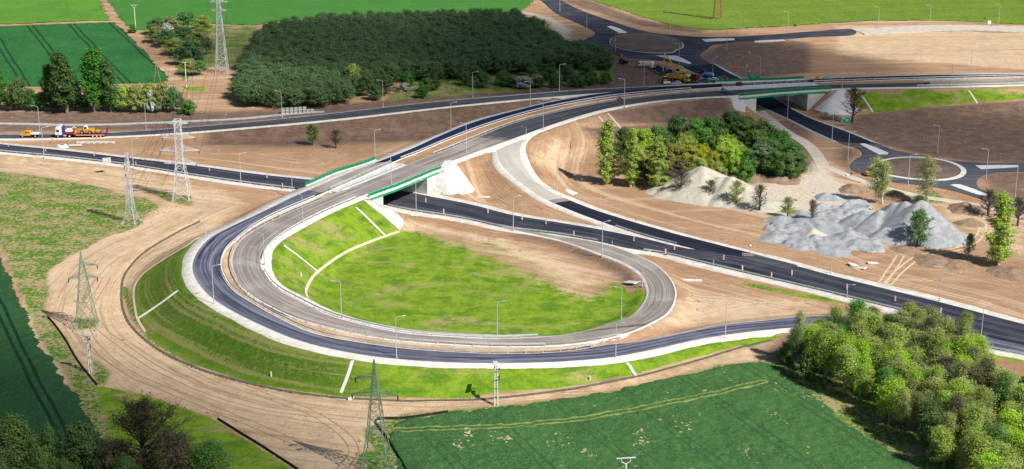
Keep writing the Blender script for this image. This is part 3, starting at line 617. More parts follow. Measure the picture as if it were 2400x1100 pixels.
def strip_between(E1, E2, n=26):
    def rs(E):
        u = np.concatenate([[0], np.cumsum(np.linalg.norm(np.diff(E, axis=0), axis=1))]); t = np.linspace(0, u[-1], n)
        return np.stack([np.interp(t, u, E[:, k]) for k in range(3)], 1)
    return rs(E1), rs(E2)
def slab(E1, E2, z0, z1, n=26):
    A, B = strip_between(E1, E2, n); V = []
    for E, dz in ((A, z1), (B, z1), (B, z0), (A, z0)): V += [(p[0], p[1], p[2] + dz) for p in E]
    F = [(k * n + i, k * n + i + 1, ((k + 1) % 4) * n + i + 1, ((k + 1) % 4) * n + i) for k in range(4) for i in range(n - 1)]
    F += [(0, n, 2 * n, 3 * n), (n - 1, 4 * n - 1, 3 * n - 1, 2 * n - 1)]
    return MB().add(V, F)
def walk(E, step):
    u = np.concatenate([[0], np.cumsum(np.linalg.norm(np.diff(E, axis=0), axis=1))]); t = np.arange(0, u[-1], step)
    Pn = np.stack([np.interp(t, u, E[:, k]) for k in range(3)], 1); D = np.stack([np.interp(t + .3, u, E[:, k]) for k in range(3)], 1) - np.stack([np.interp(t - .3, u, E[:, k]) for k in range(3)], 1)
    return Pn, D / np.maximum(np.linalg.norm(D, axis=1), 1e-6)[:, None]
def ribbon3(E, w, z0, z1):
    """rectangular section following E, width w sideways, from z0 to z1 above it"""
    D = np.gradient(E, axis=0)[:, :2]; D /= np.linalg.norm(D, axis=1)[:, None]; N = np.stack([-D[:, 1], D[:, 0], np.zeros(len(D))], 1)
    return slab(E - N * w / 2, E + N * w / 2, z0, z1, len(E))
def railing(parent, E, h, m, mname, post_step, panel=None, name='railing', rails=(1.0,), pr=.06):
    """balustrade along E: rails, posts; optional filled lower panel"""
    r = ribbon3(E, .12, h - .12, h)
    for f in rails:
        if f < 1: q = ribbon3(E, .07, h * f - .05, h * f + .03); r.add(q.v, q.f)
    o = wchild(r.build(name, m), parent)
    Pn, D = walk(E, post_step)
    for p, d in zip(Pn, D):
        b = MB().box((0, 0, h / 2), (pr * 2, pr * 2, h), math.atan2(d[1], d[0])).mesh('post') if not hasattr(parent, '_x') else None
        break
    me = MB().box((0, 0, h / 2), (pr * 2, pr * 2, h)).mesh('post'); me.materials.append(m)
    for p, d in list(zip(Pn, D))[:100]:
        q = bpy.data.objects.new('post', me); COL.objects.link(q); q.parent = o; q.location = Vector(p)
        q.rotation_euler = (0, 0, math.atan2(d[1], d[0]))
    if panel:
        a, b, pm = panel; wchild_mesh = ribbon3(E, .05, a, b).build('mesh_panel', pm); wchild_mesh.parent = o
    return o
def make_bridge(label, fr, marg, z, soff, pc, cones_px, far_full=True):
    A, B, d, n = fr; mid = (A + B) / 2; root = empty('road_bridge', (mid[0], mid[1], 0), 0, label, 'bridge')
    def span(key, side, m_):
        r = ROADS[key]; E = r[side]; dd, al = cordist(E[:, 0], E[:, 1], fr); k = (dd < m_) & (abs(al) < 60) & (E[:, 2] > ZT - .6); Q = E[k]; return walk(Q, .6)[0], k
    E1, k1 = span('inner', 'OR', marg); E2, k2 = span('outer', 'OL', marg)
    E2 = E2[::-1]
    if np.dot((E1[-1] - E1[0])[:2], (E2[-1] - E2[0])[:2]) < 0: E2 = E2[::-1]
    wchild(slab(E1, E2, -1.15, -.12).build('bridge_deck', M_CONC), root)
    # deck-side walkways (concrete cornice)
    for E in (E1, E2): wchild(ribbon3(E, .7, -.5, .22).build('cornice', M_CONC), root)
    c = (E1.mean(0) + E2.mean(0)) / 2
    def off(E, q):
        D = np.gradient(E, axis=0)[:, :2]; D /= np.linalg.norm(D, axis=1)[:, None]; N = np.stack([-D[:, 1], D[:, 0], np.zeros(len(D))], 1)
        if np.dot((c - E.mean(0))[:2], N.mean(0)[:2]) < 0: N = -N
        return E + N * q
    for E in (E1, E2):
        wchild(ribbon3(off(E, .15), .45, -1.25, -.5).build('girder', M_GREEN), root)
        railing(root, off(E, -.12), 1.3, M_GREEN if E is E1 else M_GREEND, 'parapet', 2.0, (.18, 1.05, M_GREEND), 'parapet', (1.0, .12), .07)
    # median strip with two railings
    Ei, _ = span('inner', 'L', marg - 1); Eo, _ = span('outer', 'R', marg - 1)
    if np.dot((Ei[-1] - Ei[0])[:2], (Eo[-1] - Eo[0])[:2]) < 0: Eo = Eo[::-1]
    wchild(slab(Ei, Eo, -.3, .10).build('median_slab', M_CONC), root)
    for E, o_ in ((Ei, .45), (Eo, .45)):
        c2 = (Ei.mean(0) + Eo.mean(0)) / 2; D = np.gradient(E, axis=0)[:, :2]; D /= np.linalg.norm(D, axis=1)[:, None]; N = np.stack([-D[:, 1], D[:, 0], np.zeros(len(D))], 1)
        if np.dot((c2 - E.mean(0))[:2], N.mean(0)[:2]) < 0: N = -N
        railing(root, E + N * o_, 1.2, M_GALV, 'safety_railing', 2.6, None, 'safety_railing', (1.0, .55), .05)
    # abutments across, wing walls along the deck edges
    nrm = n * (1 if np.dot(B - A, n) > 0 else -1); road_dir = (E1[-1] - E1[0])[:2]; road_dir /= np.linalg.norm(road_dir)
    def cross(Pt, E):
        s = (E[:, 0] - Pt[0]) * n[0] + (E[:, 1] - Pt[1]) * n[1]; i = int(np.argmin(abs(s))); return E[i]
    for Pt, sg in ((A, -1), (B, 1)):
        a = cross(Pt, E1); b = cross(Pt, E2); a2, b2 = a[:2], b[:2]; sh = nrm * sg
        q = [(*(a2 + sh * .0), -.6), (*(b2 + sh * .0), -.6), (*(b2 + sh * 1.2), -.6), (*(a2 + sh * 1.2), -.6)]
        top = soff - .12
        V = q + [(x, y, top) for x, y, _ in q]; fs = ((0, 1, 2, 3), (4, 7, 6, 5), (0, 4, 5, 1), (1, 5, 6, 2), (2, 6, 7, 3), (3, 7, 4, 0))
        wchild(MB().add(V, fs).build('abutment', M_CONC), root)
        for E, pt in ((E1, a), (E2, b)):
            k = [p for p in E if ((p[0] - Pt[0]) * sh[0] + (p[1] - Pt[1]) * sh[1]) > -.6]
            if len(k) < 2: continue
            k = np.array(k); k = off(k, .3)
            W = ribbon3(k, .5, -7.6, -.52); wchild(W.build('wing_wall', M_CONC), root)
    for pl in cones_px:
        W = [p[:2] for p in wl(pl)]
        o = cdt_patch(W, lambda X, Y: T(X, Y) + .22, 'slope_paving', pc, 1.3, None, skirt=.5); wchild(o, root)
        for p_ in o.data.polygons: p_.use_smooth = p_.normal.z > .3
    return root
make_bridge('green railed road bridge over the dark main road, at the upper left of the loop', BR1, MARG[1], ZT, ZT - 1.15, M_CONC,
    [[(1040, 380), (1052, 377), (1063, 379), (1088, 412), (1113, 446), (1108, 452), (1085, 457.5), (1050, 459), (1020, 457), (1001, 453), (1012, 432), (1033, 394)], [(853, 471), (870, 473), (898, 489), (920, 495), (944, 516), (946, 527), (936, 541), (900, 508), (868, 484)]])
make_bridge('green railed road bridge over the side road, beside the white cone at the upper right', BR2, MARG[2], ZT, ZT - 1.15, M_CONC,
    [[(1962, 215), (1974, 211), (1986, 213), (2000, 240), (2013, 265), (1990, 271), (1950, 271), (1925, 265), (1908, 258), (1930, 240)], [(1702, 228), (1722, 228), (1748, 246), (1774, 263), (1745, 265), (1722, 258)]])
# slit between the two decks

def guardrail(E, label, step=4.0, group='steel crash barriers along the road edges', maxn=100):
    base = Vector(E[0]); root = empty('crash_barrier', base, 0, label, 'crash barrier', group)
    E = E - np.array(base)
    prof = ribbon3(E, .10, .48, .80).build('rail', M_GALV, root)
    me = MB().box((0, 0, .2), (.14, .14, .85)).mesh('post'); me.materials.append(M_GALV)
    Pn, D = walk(E, max(step, np.linalg.norm(np.diff(E, axis=0), axis=1).sum() / (maxn - 2)))
    for p, d in zip(Pn, D):
        q = bpy.data.objects.new('post', me); COL.objects.link(q); q.parent = root; q.location = Vector(p); q.rotation_euler = (0, 0, math.atan2(d[1], d[0]))
    return root
guardrail(edge('outer', 'R', .55, 0, 3.0, 0), 'crash barrier on the far side of the median, right of the upper right bridge')
guardrail(edge('inner', 'L', .55, 37, 99, 0), 'crash barrier on the near side of the median, right of the upper right bridge')
guardrail(edge('outer', 'R', .55, 5.0, 13, 0), 'crash barrier on the far side of the median between the two bridges')
guardrail(edge('inner', 'L', .55, 26.6, 34.2, 0), 'crash barrier on the near side of the median between the two bridges')
guardrail(edge('outer', 'R', .55, 15.7, 31.7, 0), 'long outer crash barrier curving round the median of the big loop')
guardrail(edge('inner', 'L', .55, 11.3, 24.0, 0), 'long inner crash barrier curving round the median of the big loop')
guardrail(edge('inner', 'R', .5, 11, 19.0, 0), 'crash barrier between the loop carriageway and the green infield, along the bottom')
guardrail(edge('inner', 'R', .5, 19.6, 24.1, 0), 'crash barrier above the green embankment, left of the near bridge')
guardrail(edge('inner', 'R', .5, 36.9, 99, 0), 'crash barrier above the grass slope right of the upper right bridge')
guardrail(edge('main', 'R', .5, 0, 5.9, 0), 'crash barrier on the near edge of the main road, left of the near bridge')
guardrail(edge('main', 'R', .5, 8.2, 13, 0), 'crash barrier on the near edge of the main road, between bridge and infield')
guardrail(edge('main', 'R', .5, 14.3, 20, 0), 'crash barrier on the near edge of the main road, right of the loop exit')
guardrail(edge('outer', 'L', .5, 40.3, 43, 0), 'crash barrier at the right edge of the picture by the near road edge')
guardrail(edge('ramp', 'L', .5, 8.2, 9.9, 0), 'short crash barrier in the gravel wedge where the ramp meets the main road')

def upright(bx, by, ty, zf=None):
    """stand point under (bx,by) and the height that reaches picture row ty"""
    b = hit(bx, by) if zf is None else P(bx, by, zf)
    lo, hi = 0.0, 80.0
    for _ in range(40):
        m = (lo + hi) / 2
        if proj(b.x, b.y, b.z + m)[1] > ty: lo = m
        else: hi = m
    return b, lo
lp = MB().tube([(0, 0, 0), (0, 0, 1), (0, 0, 5), (0, 0, 10)], [.13, .12, .10, .07], 8).mesh('pole'); lp.materials.append(M_POLE)
la = MB().tube([(0, 0, 9.85), (.35, 0, 10.1), (1.6, 0, 10.3)], [.06, .055, .05], 6).mesh('arm'); la.materials.append(M_POLE)
lh = MB().box((1.95, 0, 10.32), (.85, .30, .13), 0, -.08, 0, (.9, .8)).mesh('lamp_head'); lh.materials.append(M_POLE)
lf = MB().cyl((0, 0, .1), .28, .5, 'Z', 8).mesh('footing'); lf.materials.append(M_CONCG)
LAMPS = [(94, 315, 248, 180, 'behind the slip road at the far left, above the yellow pickup', None), (103.5, 371, 298, 25, 'at the near edge of the main road, far left', ZM), (343, 306, 240, 180, 'behind the slip road right of the low loader', None),
 (564.5, 428, 359, 25, 'on the near edge of the main road, right of the white pylon', ZM), (313, 396, 325, 25, 'on the near edge of the main road, behind the slender lattice mast', ZM), (661, 276, 213, 180, 'beside the stacked concrete blocks', None),
 (898, 251, 188, 170, 'behind the slip road below the middle of the dark wood', None), (1108, 229, 168, 0, 'behind the slip road below the right part of the wood', None), (1057, 306, 240, 20, 'between the slip road and the dark blue carriageway', ZT),
 (879, 368, 303, 0, 'behind the far green parapet of the near bridge', ZT), (685.5, 457, 381, 20, 'at the main road just left of the near bridge', ZM), (747, 428, 385, 30, 'behind the left end of the far green parapet', ZM),
 (917, 430, 359, 180, 'standing on the near bridge at the near parapet', ZT), (1093, 359, 289, 160, 'on the near edge of the elevated road right of the near bridge', ZT), (1273, 304, 240, 160, 'on the near edge of the elevated road where the pale ramp leaves', ZT),
 (1233, 330, 298, 160, 'short one at the top of the pale ramp', ZT), (1463, 252, 185, 160, 'on the near edge of the elevated road beside the cyclist', ZT), (1509, 204, 152, 180, 'on the far edge of the elevated road left of the machines', ZT),
 (1311, 213, 150, 0, 'behind the slip road at the right end of the wood', ZT), (1243, 248, 191, 180, 'in the wedge where slip road and carriageway meet', ZT), (1375, 67, 15, 15, 'left edge of the road above the far roundabout', ZN),
 (1312, 27, -22, 0, 'at the very top beside the road, top cut off by the frame', ZN), (1442, 121, 78, 0, 'at the left rim of the far roundabout island', ZN), (1571, 77, 25, 180, 'above the far roundabout beside the field', ZN),
 (1733, 80, 28, 180, 'beside the field right of the red pylon', ZN), (1703, 118, 63, 180, 'by the white traffic island right of the far roundabout', ZN), (1591, 156, 102, 180, 'by the white traffic island below the far roundabout', ZN),
 (1670, 184, 134, 15, 'right of the blue tank trailer', ZN), (1748, 184, 168, 15, 'short one left of the far green sign', ZN), (1781, 180, 132, 180, 'right of the far green sign', ZN),
 (1846, 74, 27, 180, 'by the dark sign on the far upper right road', ZN), (2058, 66, 16, 180, 'beside the field, second from the left along the pale road', ZN), (2179, 58, 12, 180, 'beside the field, third from the left along the pale road', ZN), (2340, 58, 10, 180, 'beside the field, last one at the upper right', ZN),
 (1973.5, 208, 152, 180, 'beside the bare tree right of the far bridge', ZT), (2033, 176, 135, 180, 'behind the elevated road right of the cable drums', ZT), (2229, 203, 150, 180, 'on the near edge of the elevated road above the grass slope', ZT), (2275, 170, 115, 180, 'behind the elevated road at the far right', ZT),
 (1845.5, 279, 223, 0, 'in front of the far bridge opening', ZN), (1950, 326, 264, 0, 'on the left edge of the side road by the green arrow sign', ZN), (1987, 375, 308, 0, 'left of the near roundabout entry', ZN),
 (2197, 358, 293, 180, 'on dark soil above the near roundabout', ZN), (2311, 419, 349, 180, 'at the right exit of the near roundabout', ZN), (2128, 434, 362, 0, 'in front of the near roundabout island', ZN), (2379, 462, 388, 180, 'at the right rim below the near roundabout', ZN),
 (1203, 541, 460, 20, 'on the near edge of the main road above the infield', ZM), (1411, 602, 519, 20, 'on the loop exit where it leaves the main road', ZM), (1505, 671, 590, 20, 'on the inside kerb of the loop exit curve', ZM + .1),
 (1456, 746, 672, 180, 'in the green infield close to the loop exit', ZM + .6), (1305.5, 449, 373, 160, 'at the foot of the pale ramp by the concrete slab', None), (1443, 840, 756, 0, 'on the outer shoulder near the gore at the bottom', None),
 (1699.5, 794, 703, 160, 'on the outer shoulder of the bottom road, left of the leafy grove', None), (1947, 641, 583, 180, 'on the far edge of the main road below the grey gravel heaps', ZM), (2201.5, 706, 624, 180, 'on the far edge of the main road at the lower right', ZM),
 (2298, 805, 716, 30, 'on the near edge of the main road right of the leafy grove', ZM), (929.5, 841, 742, 20, 'on the outer shoulder above the green pylon', None), (1165.5, 788, 705, 0, 'at the bottom rim of the infield', None), (800.5, 748, 658, 180, 'at the lower left rim of the infield', None),
 (501.5, 714, 622, 20, 'on the outer shoulder at the left bend of the loop', None), (620, 618, 546, 160, 'at the inner kerb of the left bend of the loop', ZT), (710, 521, 455, 180, 'on the inner kerb left of the near bridge', ZT),
 (480.5, 550, 474, 180, 'on the outer shoulder at the top of the left bend', None), (975.5, 496, 422, 15, 'in front of the near bridge opening', ZM), (1985, 697, 667, 0, 'low one on the near edge of the main road at the right', ZM)]
proto_lamp = None
for (bx, by, ty, ang, where, zz) in LAMPS:
    b, h = upright(bx, by, ty, zz)
    root = empty('street_lamp', b, R(ang), 'grey street lamp ' + where, 'street lamp', 'street lamps along the new roads')
    for me in (lf, lp, la, lh):
        o = bpy.data.objects.new(me.name.split('.')[0], me); COL.objects.link(o); o.parent = root
    s = h / 10.35; root.scale = (max(.8, s) , max(.8, s), s)

# red and white delineator panels on the main road
PANELS = [(20, 346), (107, 357), (221, 368), (319, 391), (411, 392), (491, 403), (626, 420), (662, 442), (998, 477), (1040, 503), (1144, 502), (1224, 518), (1280, 528), (1345, 555), (1486, 568), (1560, 598), (1581, 588), (1696, 612), (1740, 637), (1808, 653), (1856, 648), (1985, 681), (2098, 709), (2205, 737)]
PWH = ['at the far left edge of the picture', 'by the leftmost near-edge lamp', 'just left of the blank sign board', 'behind the slender lattice mast', 'left of the white pylon', 'right of the white pylon', 'far lane left of the near bridge', 'near lane left of the near bridge',
 'nearest the right foot of the near bridge', 'near lane right of the bridge opening', 'third right of the bridge opening', 'above the infield top, near its lamp', 'fifth right of the bridge opening', 'where the loop exit starts', 'in the gore where the ramp joins', 'near edge right of the loop exit', 'right of the gore tip',
 'left of the red and white road barrier', 'near edge below the red and white barrier', 'near edge below the grey gravel spread', 'far side below the grey gravel spread', 'beside the low lamp on the near edge', 'third from the right end of the main road', 'last one at the lower right']
pb = MB().box((0, 0, .16), (.75, .32, .16)).mesh('rubber_base'); pb.materials.append(M_BLACK)
pp_ = MB().box((0, 0, .95), (.36, .06, 1.45)).mesh('panel')
gp = NG('red and white stripes'); sp = gp.N.new('ShaderNodeSeparateXYZ'); gp.L.new(gp.pos(obj=True), sp.inputs[0])
stv = gp.math('FRACT', gp.math('MULTIPLY', gp.math('ADD', sp.outputs['Z'], sp.outputs['X']), 2.2)); M_STRIPE = gp.out(gp.mix(gp.math('GREATER_THAN', stv, .5), (.80, .78, .76), (.50, .08, .07)), .5)
pp_.materials.append(M_STRIPE)
for (x, y), wh in zip(PANELS, PWH):
    root = empty('delineator_panel', P(x, y, ZM + .03), R(random.uniform(-15, 15)), 'red and white delineator panel, ' + wh, 'road delineator', 'red and white delineator panels on the main road')
    for me in (pb, pp_):
        o = bpy.data.objects.new(me.name, me); COL.objects.link(o); o.parent = root
    root.rotation_euler.x = R(-6) if random.random() < .5 else 0
    root.scale = (1.0, 1.0, 1.0)

# lattice pylons
def lattice(levels, r=.10, cross=True, single=False):
    """levels: (z, half width). four legs plus bracing"""
    legs = [MB() for _ in range(4)]; br = MB()
    def cor_(z, hw): return [Vector((sx * hw, sy * hw, z)) for sx, sy in ((-1, -1), (1, -1), (1, 1), (-1, 1))]
    for (z0, w0), (z1, w1) in zip(levels[:-1], levels[1:]):
        a, b = cor_(z0, w0), cor_(z1, w1)
        for i in range(4):
            j = (i + 1) % 4; legs[i].bar(a[i], b[i], r, 4)
            br.bar(a[i], b[j], r * .55, 4, caps=False)
            if cross: br.bar(a[j], b[i], r * .55, 4, caps=False)
            br.bar(b[i], b[j], r * .55, 4, caps=False)
    return legs, br
def steps(pts, dz):
    out = []
    for (z0, w0), (z1, w1) in zip(pts[:-1], pts[1:]):
        k = max(1, round((z1 - z0) / (dz * max(.45, (w0 + w1) / 2)))); out += [(z0 + (z1 - z0) * i / k, w0 + (w1 - w0) * i / k) for i in range(k)]
    return out + [pts[-1]]
def arm_mb(z, half, hw, up, r=.09, sides=(-1, 1), drop=0):
    a = MB(); ins = MB()
    for s in sides:
        tip = Vector((s * half, 0, z))
        for sy in (-1, 1):
            a.bar((s * hw, sy * hw, z), tip, r, 4); a.bar((s * hw, sy * hw, z + up), tip, r * .8, 4)
            for f in (.25, .5, .75):
                lo_ = Vector((s * hw, sy * hw, z)).lerp(tip, f); hi_ = Vector((s * hw, sy * hw, z + up)).lerp(tip, f - .22 if f > .3 else 0); a.bar(lo_, hi_, r * .5, 4, caps=False)
        for f in (.2, .45, .7):
            p1 = Vector((s * hw, -hw, z)).lerp(tip, f); p2 = Vector((s * hw, hw, z)).lerp(tip, f); a.bar(p1, p2, r * .5, 4, caps=False)
    return a
def insul(x, z, n=5, l=1.1):
    m = MB().bar((x, 0, z), (x, 0, z - l), .04, 5)
    for i in range(n): m.cyl((x, 0, z - .15 - i * (l - .25) / n), .15, .07, 'Z', 7)
    return m
def pylon(bx, by, ty, label, mat, prof, arms, rz=0, r=.10, dz=1.8, drop=1.1, z=None, cap=True, foot=True):
    b, h = upright(bx, by, ty, z); root = empty('lattice_pylon', b, R(rz), label, 'power pylon', 'lattice power pylons')
    lv = steps([(f * h, w_) for f, w_ in prof], dz); legs, br = lattice(lv, r)
    [l_.build('leg', mat, root) for l_ in legs]; br.build('bracing', mat, root)
    if foot:
        for sx in (-1, 1):
            for sy in (-1, 1): MB().box((sx * prof[0][1], sy * prof[0][1], 0), (.7, .7, .7)).build('footing', M_CONCG, root)
    for (f, half, hw, up, sides) in arms:
        for s in sides:
            a = arm_mb(f * h, half, hw, up, r * .9, (s,)).build('crossarm', mat, root)
            insul(s * (half - .1), f * h - .05, 5, drop).build('insulator', M_DGREY, a)
    return root, b, h
pylA, pbA, phA = pylon(427.5, 468, 280, 'tall white lattice pylon with four crossarms beside the main road', M_PYLON, [(0, 2.5), (.40, 1.35), (.52, .95), (1.0, .92)],
    [(.95, 3.0, .93, .9, (-1, 1)), (.775, 4.9, .93, 1.3, (-1, 1)), (.615, 5.9, .93, 1.5, (-1, 1)), (.455, 4.9, 1.0, 1.5, (-1, 1))], 0, .10, 1.5)
pylB, pbB, phB = pylon(308, 522, 357, 'slender pale lattice mast with splayed feet on the left meadow', M_PYLGREY, [(0, 2.0), (.1, 1.35), (.22, .9), (.75, .5), (1.0, .3)],
    [(.95, 1.6, .35, .5, (-1, 1)), (.84, 2.0, .4, .7, (-1, 1)), (.72, 1.6, .5, .7, (-1, 1))], 78, .075, 1.6)
pylC, pbC, phC = pylon(204, 768, 590, 'pale green lattice pylon on bare soil at the lower left', M_PYLGR, [(0, 2.5), (.45, 1.35), (.78, .62), (1.0, .05)],
    [(.82, 3.6, .6, .6, (1,)), (.66, 3.4, .85, .9, (-1, 1))], 8, .085, 1.7)
pylD, pbD, phD = pylon(884, 1112, 843, 'green lattice pylon at the bottom, in front of the outer embankment', M_PYLGR, [(0, 2.9), (.38, 1.5), (.68, .8), (1.0, .05)],
    [(.84, 3.7, .6, .7, (-1,)), (.70, 4.4, .8, 1.0, (-1, 1))], -6, .085, 1.7, z=0)
pylE, pbE, phE = pylon(521, 172, -30, 'tall pale lattice pylon left of the dark wood, tip cut off by the frame', M_PYLGREY, [(0, 2.4), (.6, 1.0), (.75, .75), (1.0, .35)],
    [(.93, 3.0, .45, .8, (-1, 1)), (.83, 4.0, .6, 1.0, (-1, 1)), (.73, 3.3, .75, 1.0, (-1, 1))], 0, .12, 1.7)
pylF, pbF, phF = pylon(1681, 46, -110, 'red lattice pylon in the far green field, only its feet in frame', M_PYLRED, [(0, 1.9), (.5, 1.1), (1.0, .3)],
    [(.9, 3.0, .5, .9, (-1, 1))], 0, .13, 1.8)
# wires between them
def wire(a, b, sag, label):
    pts = [a.lerp(b, t / 16) - Vector((0, 0, 4 * sag * (t / 16) * (1 - t / 16))) for t in range(17)]
    o = MB().tube(pts, .05, 4).build('power_line', M_DGREY); tag(o, label, 'power line', 'power lines strung between the pylons')
def tip(root, h, f, x): return root.matrix_basis @ Vector((x, 0, h * f - 1.1))
bpy.context.view_layer.update()
for i, (f, x) in enumerate(((.95, 3.0), (.775, 4.9), (.615, 5.9))):
    for s in (-1, 1):
        wd = ('left', 'right')[s > 0]; lv_ = ('top', 'second', 'third')[i]
        wire(tip(pylE, phE, (.93, .83, .73)[i], s * (3.0, 4.0, 3.3)[i]), tip(pylA, phA, f, s * x), 4.0, f'power line between white pylon and wood pylon, {lv_} arms, {wd} side')
for i in range(3):
    s = 1; wire(tip(pylA, phA, (.95, .775, .615)[i], -(3.0, 4.9, 5.9)[i]), tip(pylB, phB, (.95, .84, .72)[i], (1.6, 2.0, 1.6)[i]), 1.5, f"power line from white pylon to slender mast, {('top', 'second', 'third')[i]} arm")
# concrete line poles
def tpole(bx, by, ty, label, kind, z=None, rz=0, scale=1):
    b, h = upright(bx, by, ty, z); root = empty('utility_pole', b, R(rz), label, 'utility pole', 'concrete utility poles'); m = M_CONC
    if kind == 'single':
        MB().tube([(0, 0, 0), (0, 0, h)], [.24 * scale, .16 * scale], 8).build('pole', m, root)
        MB().box((0, 0, h - .1), (2.3, .14, .16)).build('crossarm', M_PYLON, root)
    elif kind == 'bow':
        MB().tube([(0, 0, 0), (0, 0, h - 1.2)], [.26, .18], 8).build('pole', m, root)
        MB().box((0, 0, h - .05), (3.6, .16, .22)).tube([(-.9, 0, h - .1), (-.8, 0, h - .8), (0, 0, h - 1.3), (.8, 0, h - .8), (.9, 0, h - .1)], .09, 6).build('crossarm', M_PYLON, root)
    elif kind == 'aframe':
        for s in (-1, 1): MB().tube([(s * 1.35, 0, 0), (s * .12, 0, h)], [.17, .12], 7).build('leg', M_WOOD, root)
        MB().box((0, 0, h * .55), (1.4, .1, .12)).build('brace', M_WOOD, root); MB().box((0, 0, h - .3), (1.0, .12, .14)).build('crossarm', M_DGREY, root)
    elif kind == 'twin':
        for s in (-1, 1): MB().tube([(s * .33, 0, 0), (s * .22, 0, h)], [.17, .13], 8).build('pole', m, root)
        for f in (.2, .4, .6, .8): MB().box((0, 0, h * f), (.75, .3, .14)).build('spacer', M_DGREY, root)
        MB().box((0, 0, h - .05), (.9, 2.6, .14), R(8)).box((.9, 0, h + .05), (1.3, .12, .1)).build('crossarm', M_PYLON, root)
        for f, l in ((.86, .8), (.68, .6), (.62, .5)): insul_ = MB().box((.5, 0, h * f), (l, .25, .18)).cyl((.75, 0, h * f + .2), .1, .35, 'Z', 7).build('switch_gear', M_DGREY, root)
    for s in (-1, 0, 1):
        if kind in ('single', 'bow'): MB().cyl((s * 1.0, 0, h + .12), .07, .3, 'Z', 7).build('insulator', M_DGREY, root)
    return root
tpole(318.5, 77, 12, 'pale pole with a bow shaped crossarm on the track between the far fields', 'bow')
tpole(437, 205, 146, 'pale pole with a short crossarm standing beside the sandy clearing', 'single', rz=4)
tpole(369, 194, 150, 'wooden A shaped pole at the corner of the dark green field', 'aframe')
tpole(211, 874, 786, 'grey twin pole on the verge at the lower left below the green pylon', 'twin', rz=65)
tpole(1162.5, 951, 852, 'white twin pole with switch gear in front of the bottom embankment', 'twin', rz=0)
tpole(1466, 1135, 1073, 'white crossarm pole at the bottom edge in the crop field', 'bow', rz=8)

# signs
def board(bx, by, ty, w, h, label, m, name='road_sign', rz=0, legs=1, cat='sign', back=None, marks=None, zz=None):
    b, H = upright(bx, by, ty, zz); root = empty(name, b, R(rz), label, cat)
    xs = [0] if legs == 1 else [-w * .32, w * .32]
    for x in xs: MB().bar((x, .08, 0), (x, .08, H - .1), .07, 6).build('post', M_GALV, root)
    MB().box((0, 0, H - h / 2), (w, .07, h)).build('panel', m, root, .02)
    if back:
        for f in (.25, .75): MB().box((0, .07, H - h * f), (w, .06, .08)).build('stiffener', back, root)
    if marks: marks(root, H, w, h)
    return root, H
def arrow_marks(root, H, w, h):
    MB().box((-w * .33, -.05, H - h * .45), (.12, .02, .7), 0, R(40)).box((-w * .33, -.05, H - h * .72), (.12, .02, .7), 0, R(-40)).build('arrow', M_WHITE, root)
    MB().box((-w * .2, -.05, H - h * .12), (w * .3, .02, .22)).build('lettering', M_WHITE, root)
    MB().box((w * .15, -.05, H - h * .38), (w * .34, .02, .14)).box((w * .15, -.05, H - h * .6), (w * .30, .02, .14)).build('lettering', M_WHITE, root)
def line_marks(root, H, w, h):
    MB().box((-w * .2, -.05, H - h * .3), (w * .32, .02, .14)).box((w * .22, -.05, H - h * .3), (w * .22, .02, .14)).box((-w * .1, -.05, H - h * .62), (w * .4, .02, .12)).build('lettering', M_WHITE, root)
board(252.5, 409, 370, 2.6, 1.9, 'blank grey sign board seen from behind beside the main road at the left', M_GALV, 'sign_board', 18, back=M_PYLON)
MB_ = MB()
board(1767, 206, 175, 4.4, 1.7, 'wide green direction sign behind the far bridge', M_SIGNG, 'direction_sign', 0, 2, marks=line_marks, zz=ZN)
board(1980.5, 296, 275.5, 3.4, 2.0, 'green arrow sign below the bare tree right of the side road', M_SIGNG, 'direction_sign', 0, 1, marks=arrow_marks, zz=None)
board(1888, 402, 384, 2.5, 1.1, 'small grey blue board on two legs right of the round trees', paint('grey blue sheet', (.25, .32, .42), .5), 'notice_board', 0, 2)
board(1862, 76, 57, 1.5, 1.1, 'dark sign back left of the pale upper right road', M_DGREY, 'road_sign', 10)
board(2306.5, 56, 41, 1.0, 1.2, 'small dark sign back near the upper right corner', M_DGREY, 'road_sign', 20)
board(2318, 62, 49, 1.6, 1.7, 'white square notice beside the pale road, upper right corner', M_WHITE, 'notice_board', 0)
board(123.5, 336, 323, .9, .8, 'small yellow sign on the near kerb of the slip road by the low loader', M_LEMON, 'road_sign', 0)
board(1490, 525, 513, .4, .5, 'tiny orange warning marker on the far shoulder of the ramp', M_ORANGE, 'warning_marker')
board(1672.5, 630, 601, .25, .8, 'narrow grey post on the near edge of the main road', M_DGREY, 'marker_post', 60, zz=ZM)
board(1435.5, 573, 559, .5, .6, 'dark sign on a post in the gore between main road and loop exit', M_DGREY, 'road_sign', 70, zz=ZM)
root, H = board(1758, 594, 571, .12, .1, 'round red rimmed no entry sign on the far shoulder by the barrier', M_GALV, 'prohibition_sign', 0, zz=ZM)
MB().cyl((0, -.08, H - .5), .55, .06, 'Y', 16).build('rim', M_RED, root); MB().cyl((0, -.13, H - .5), .38, .05, 'Y', 16).build('face', M_WHITE, root)
root = empty('road_barrier', P(1753, 604, ZM + .05), R(-15), 'red and white striped barrier across the joining lane', 'barrier')
MB().box((0, 0, 1.0), (3.2, .06, .3)).build('plank', M_STRIPE, root); MB().box((0, 0, .6), (3.2, .05, .22)).build('plank', M_STRIPE, root)
for x in (-1.3, 1.3): MB().bar((x, 0, 0), (x, 0, 1.3), .05, 5).box((x, 0, .05), (.2, .8, .1)).build('stand', M_DGREY, root)
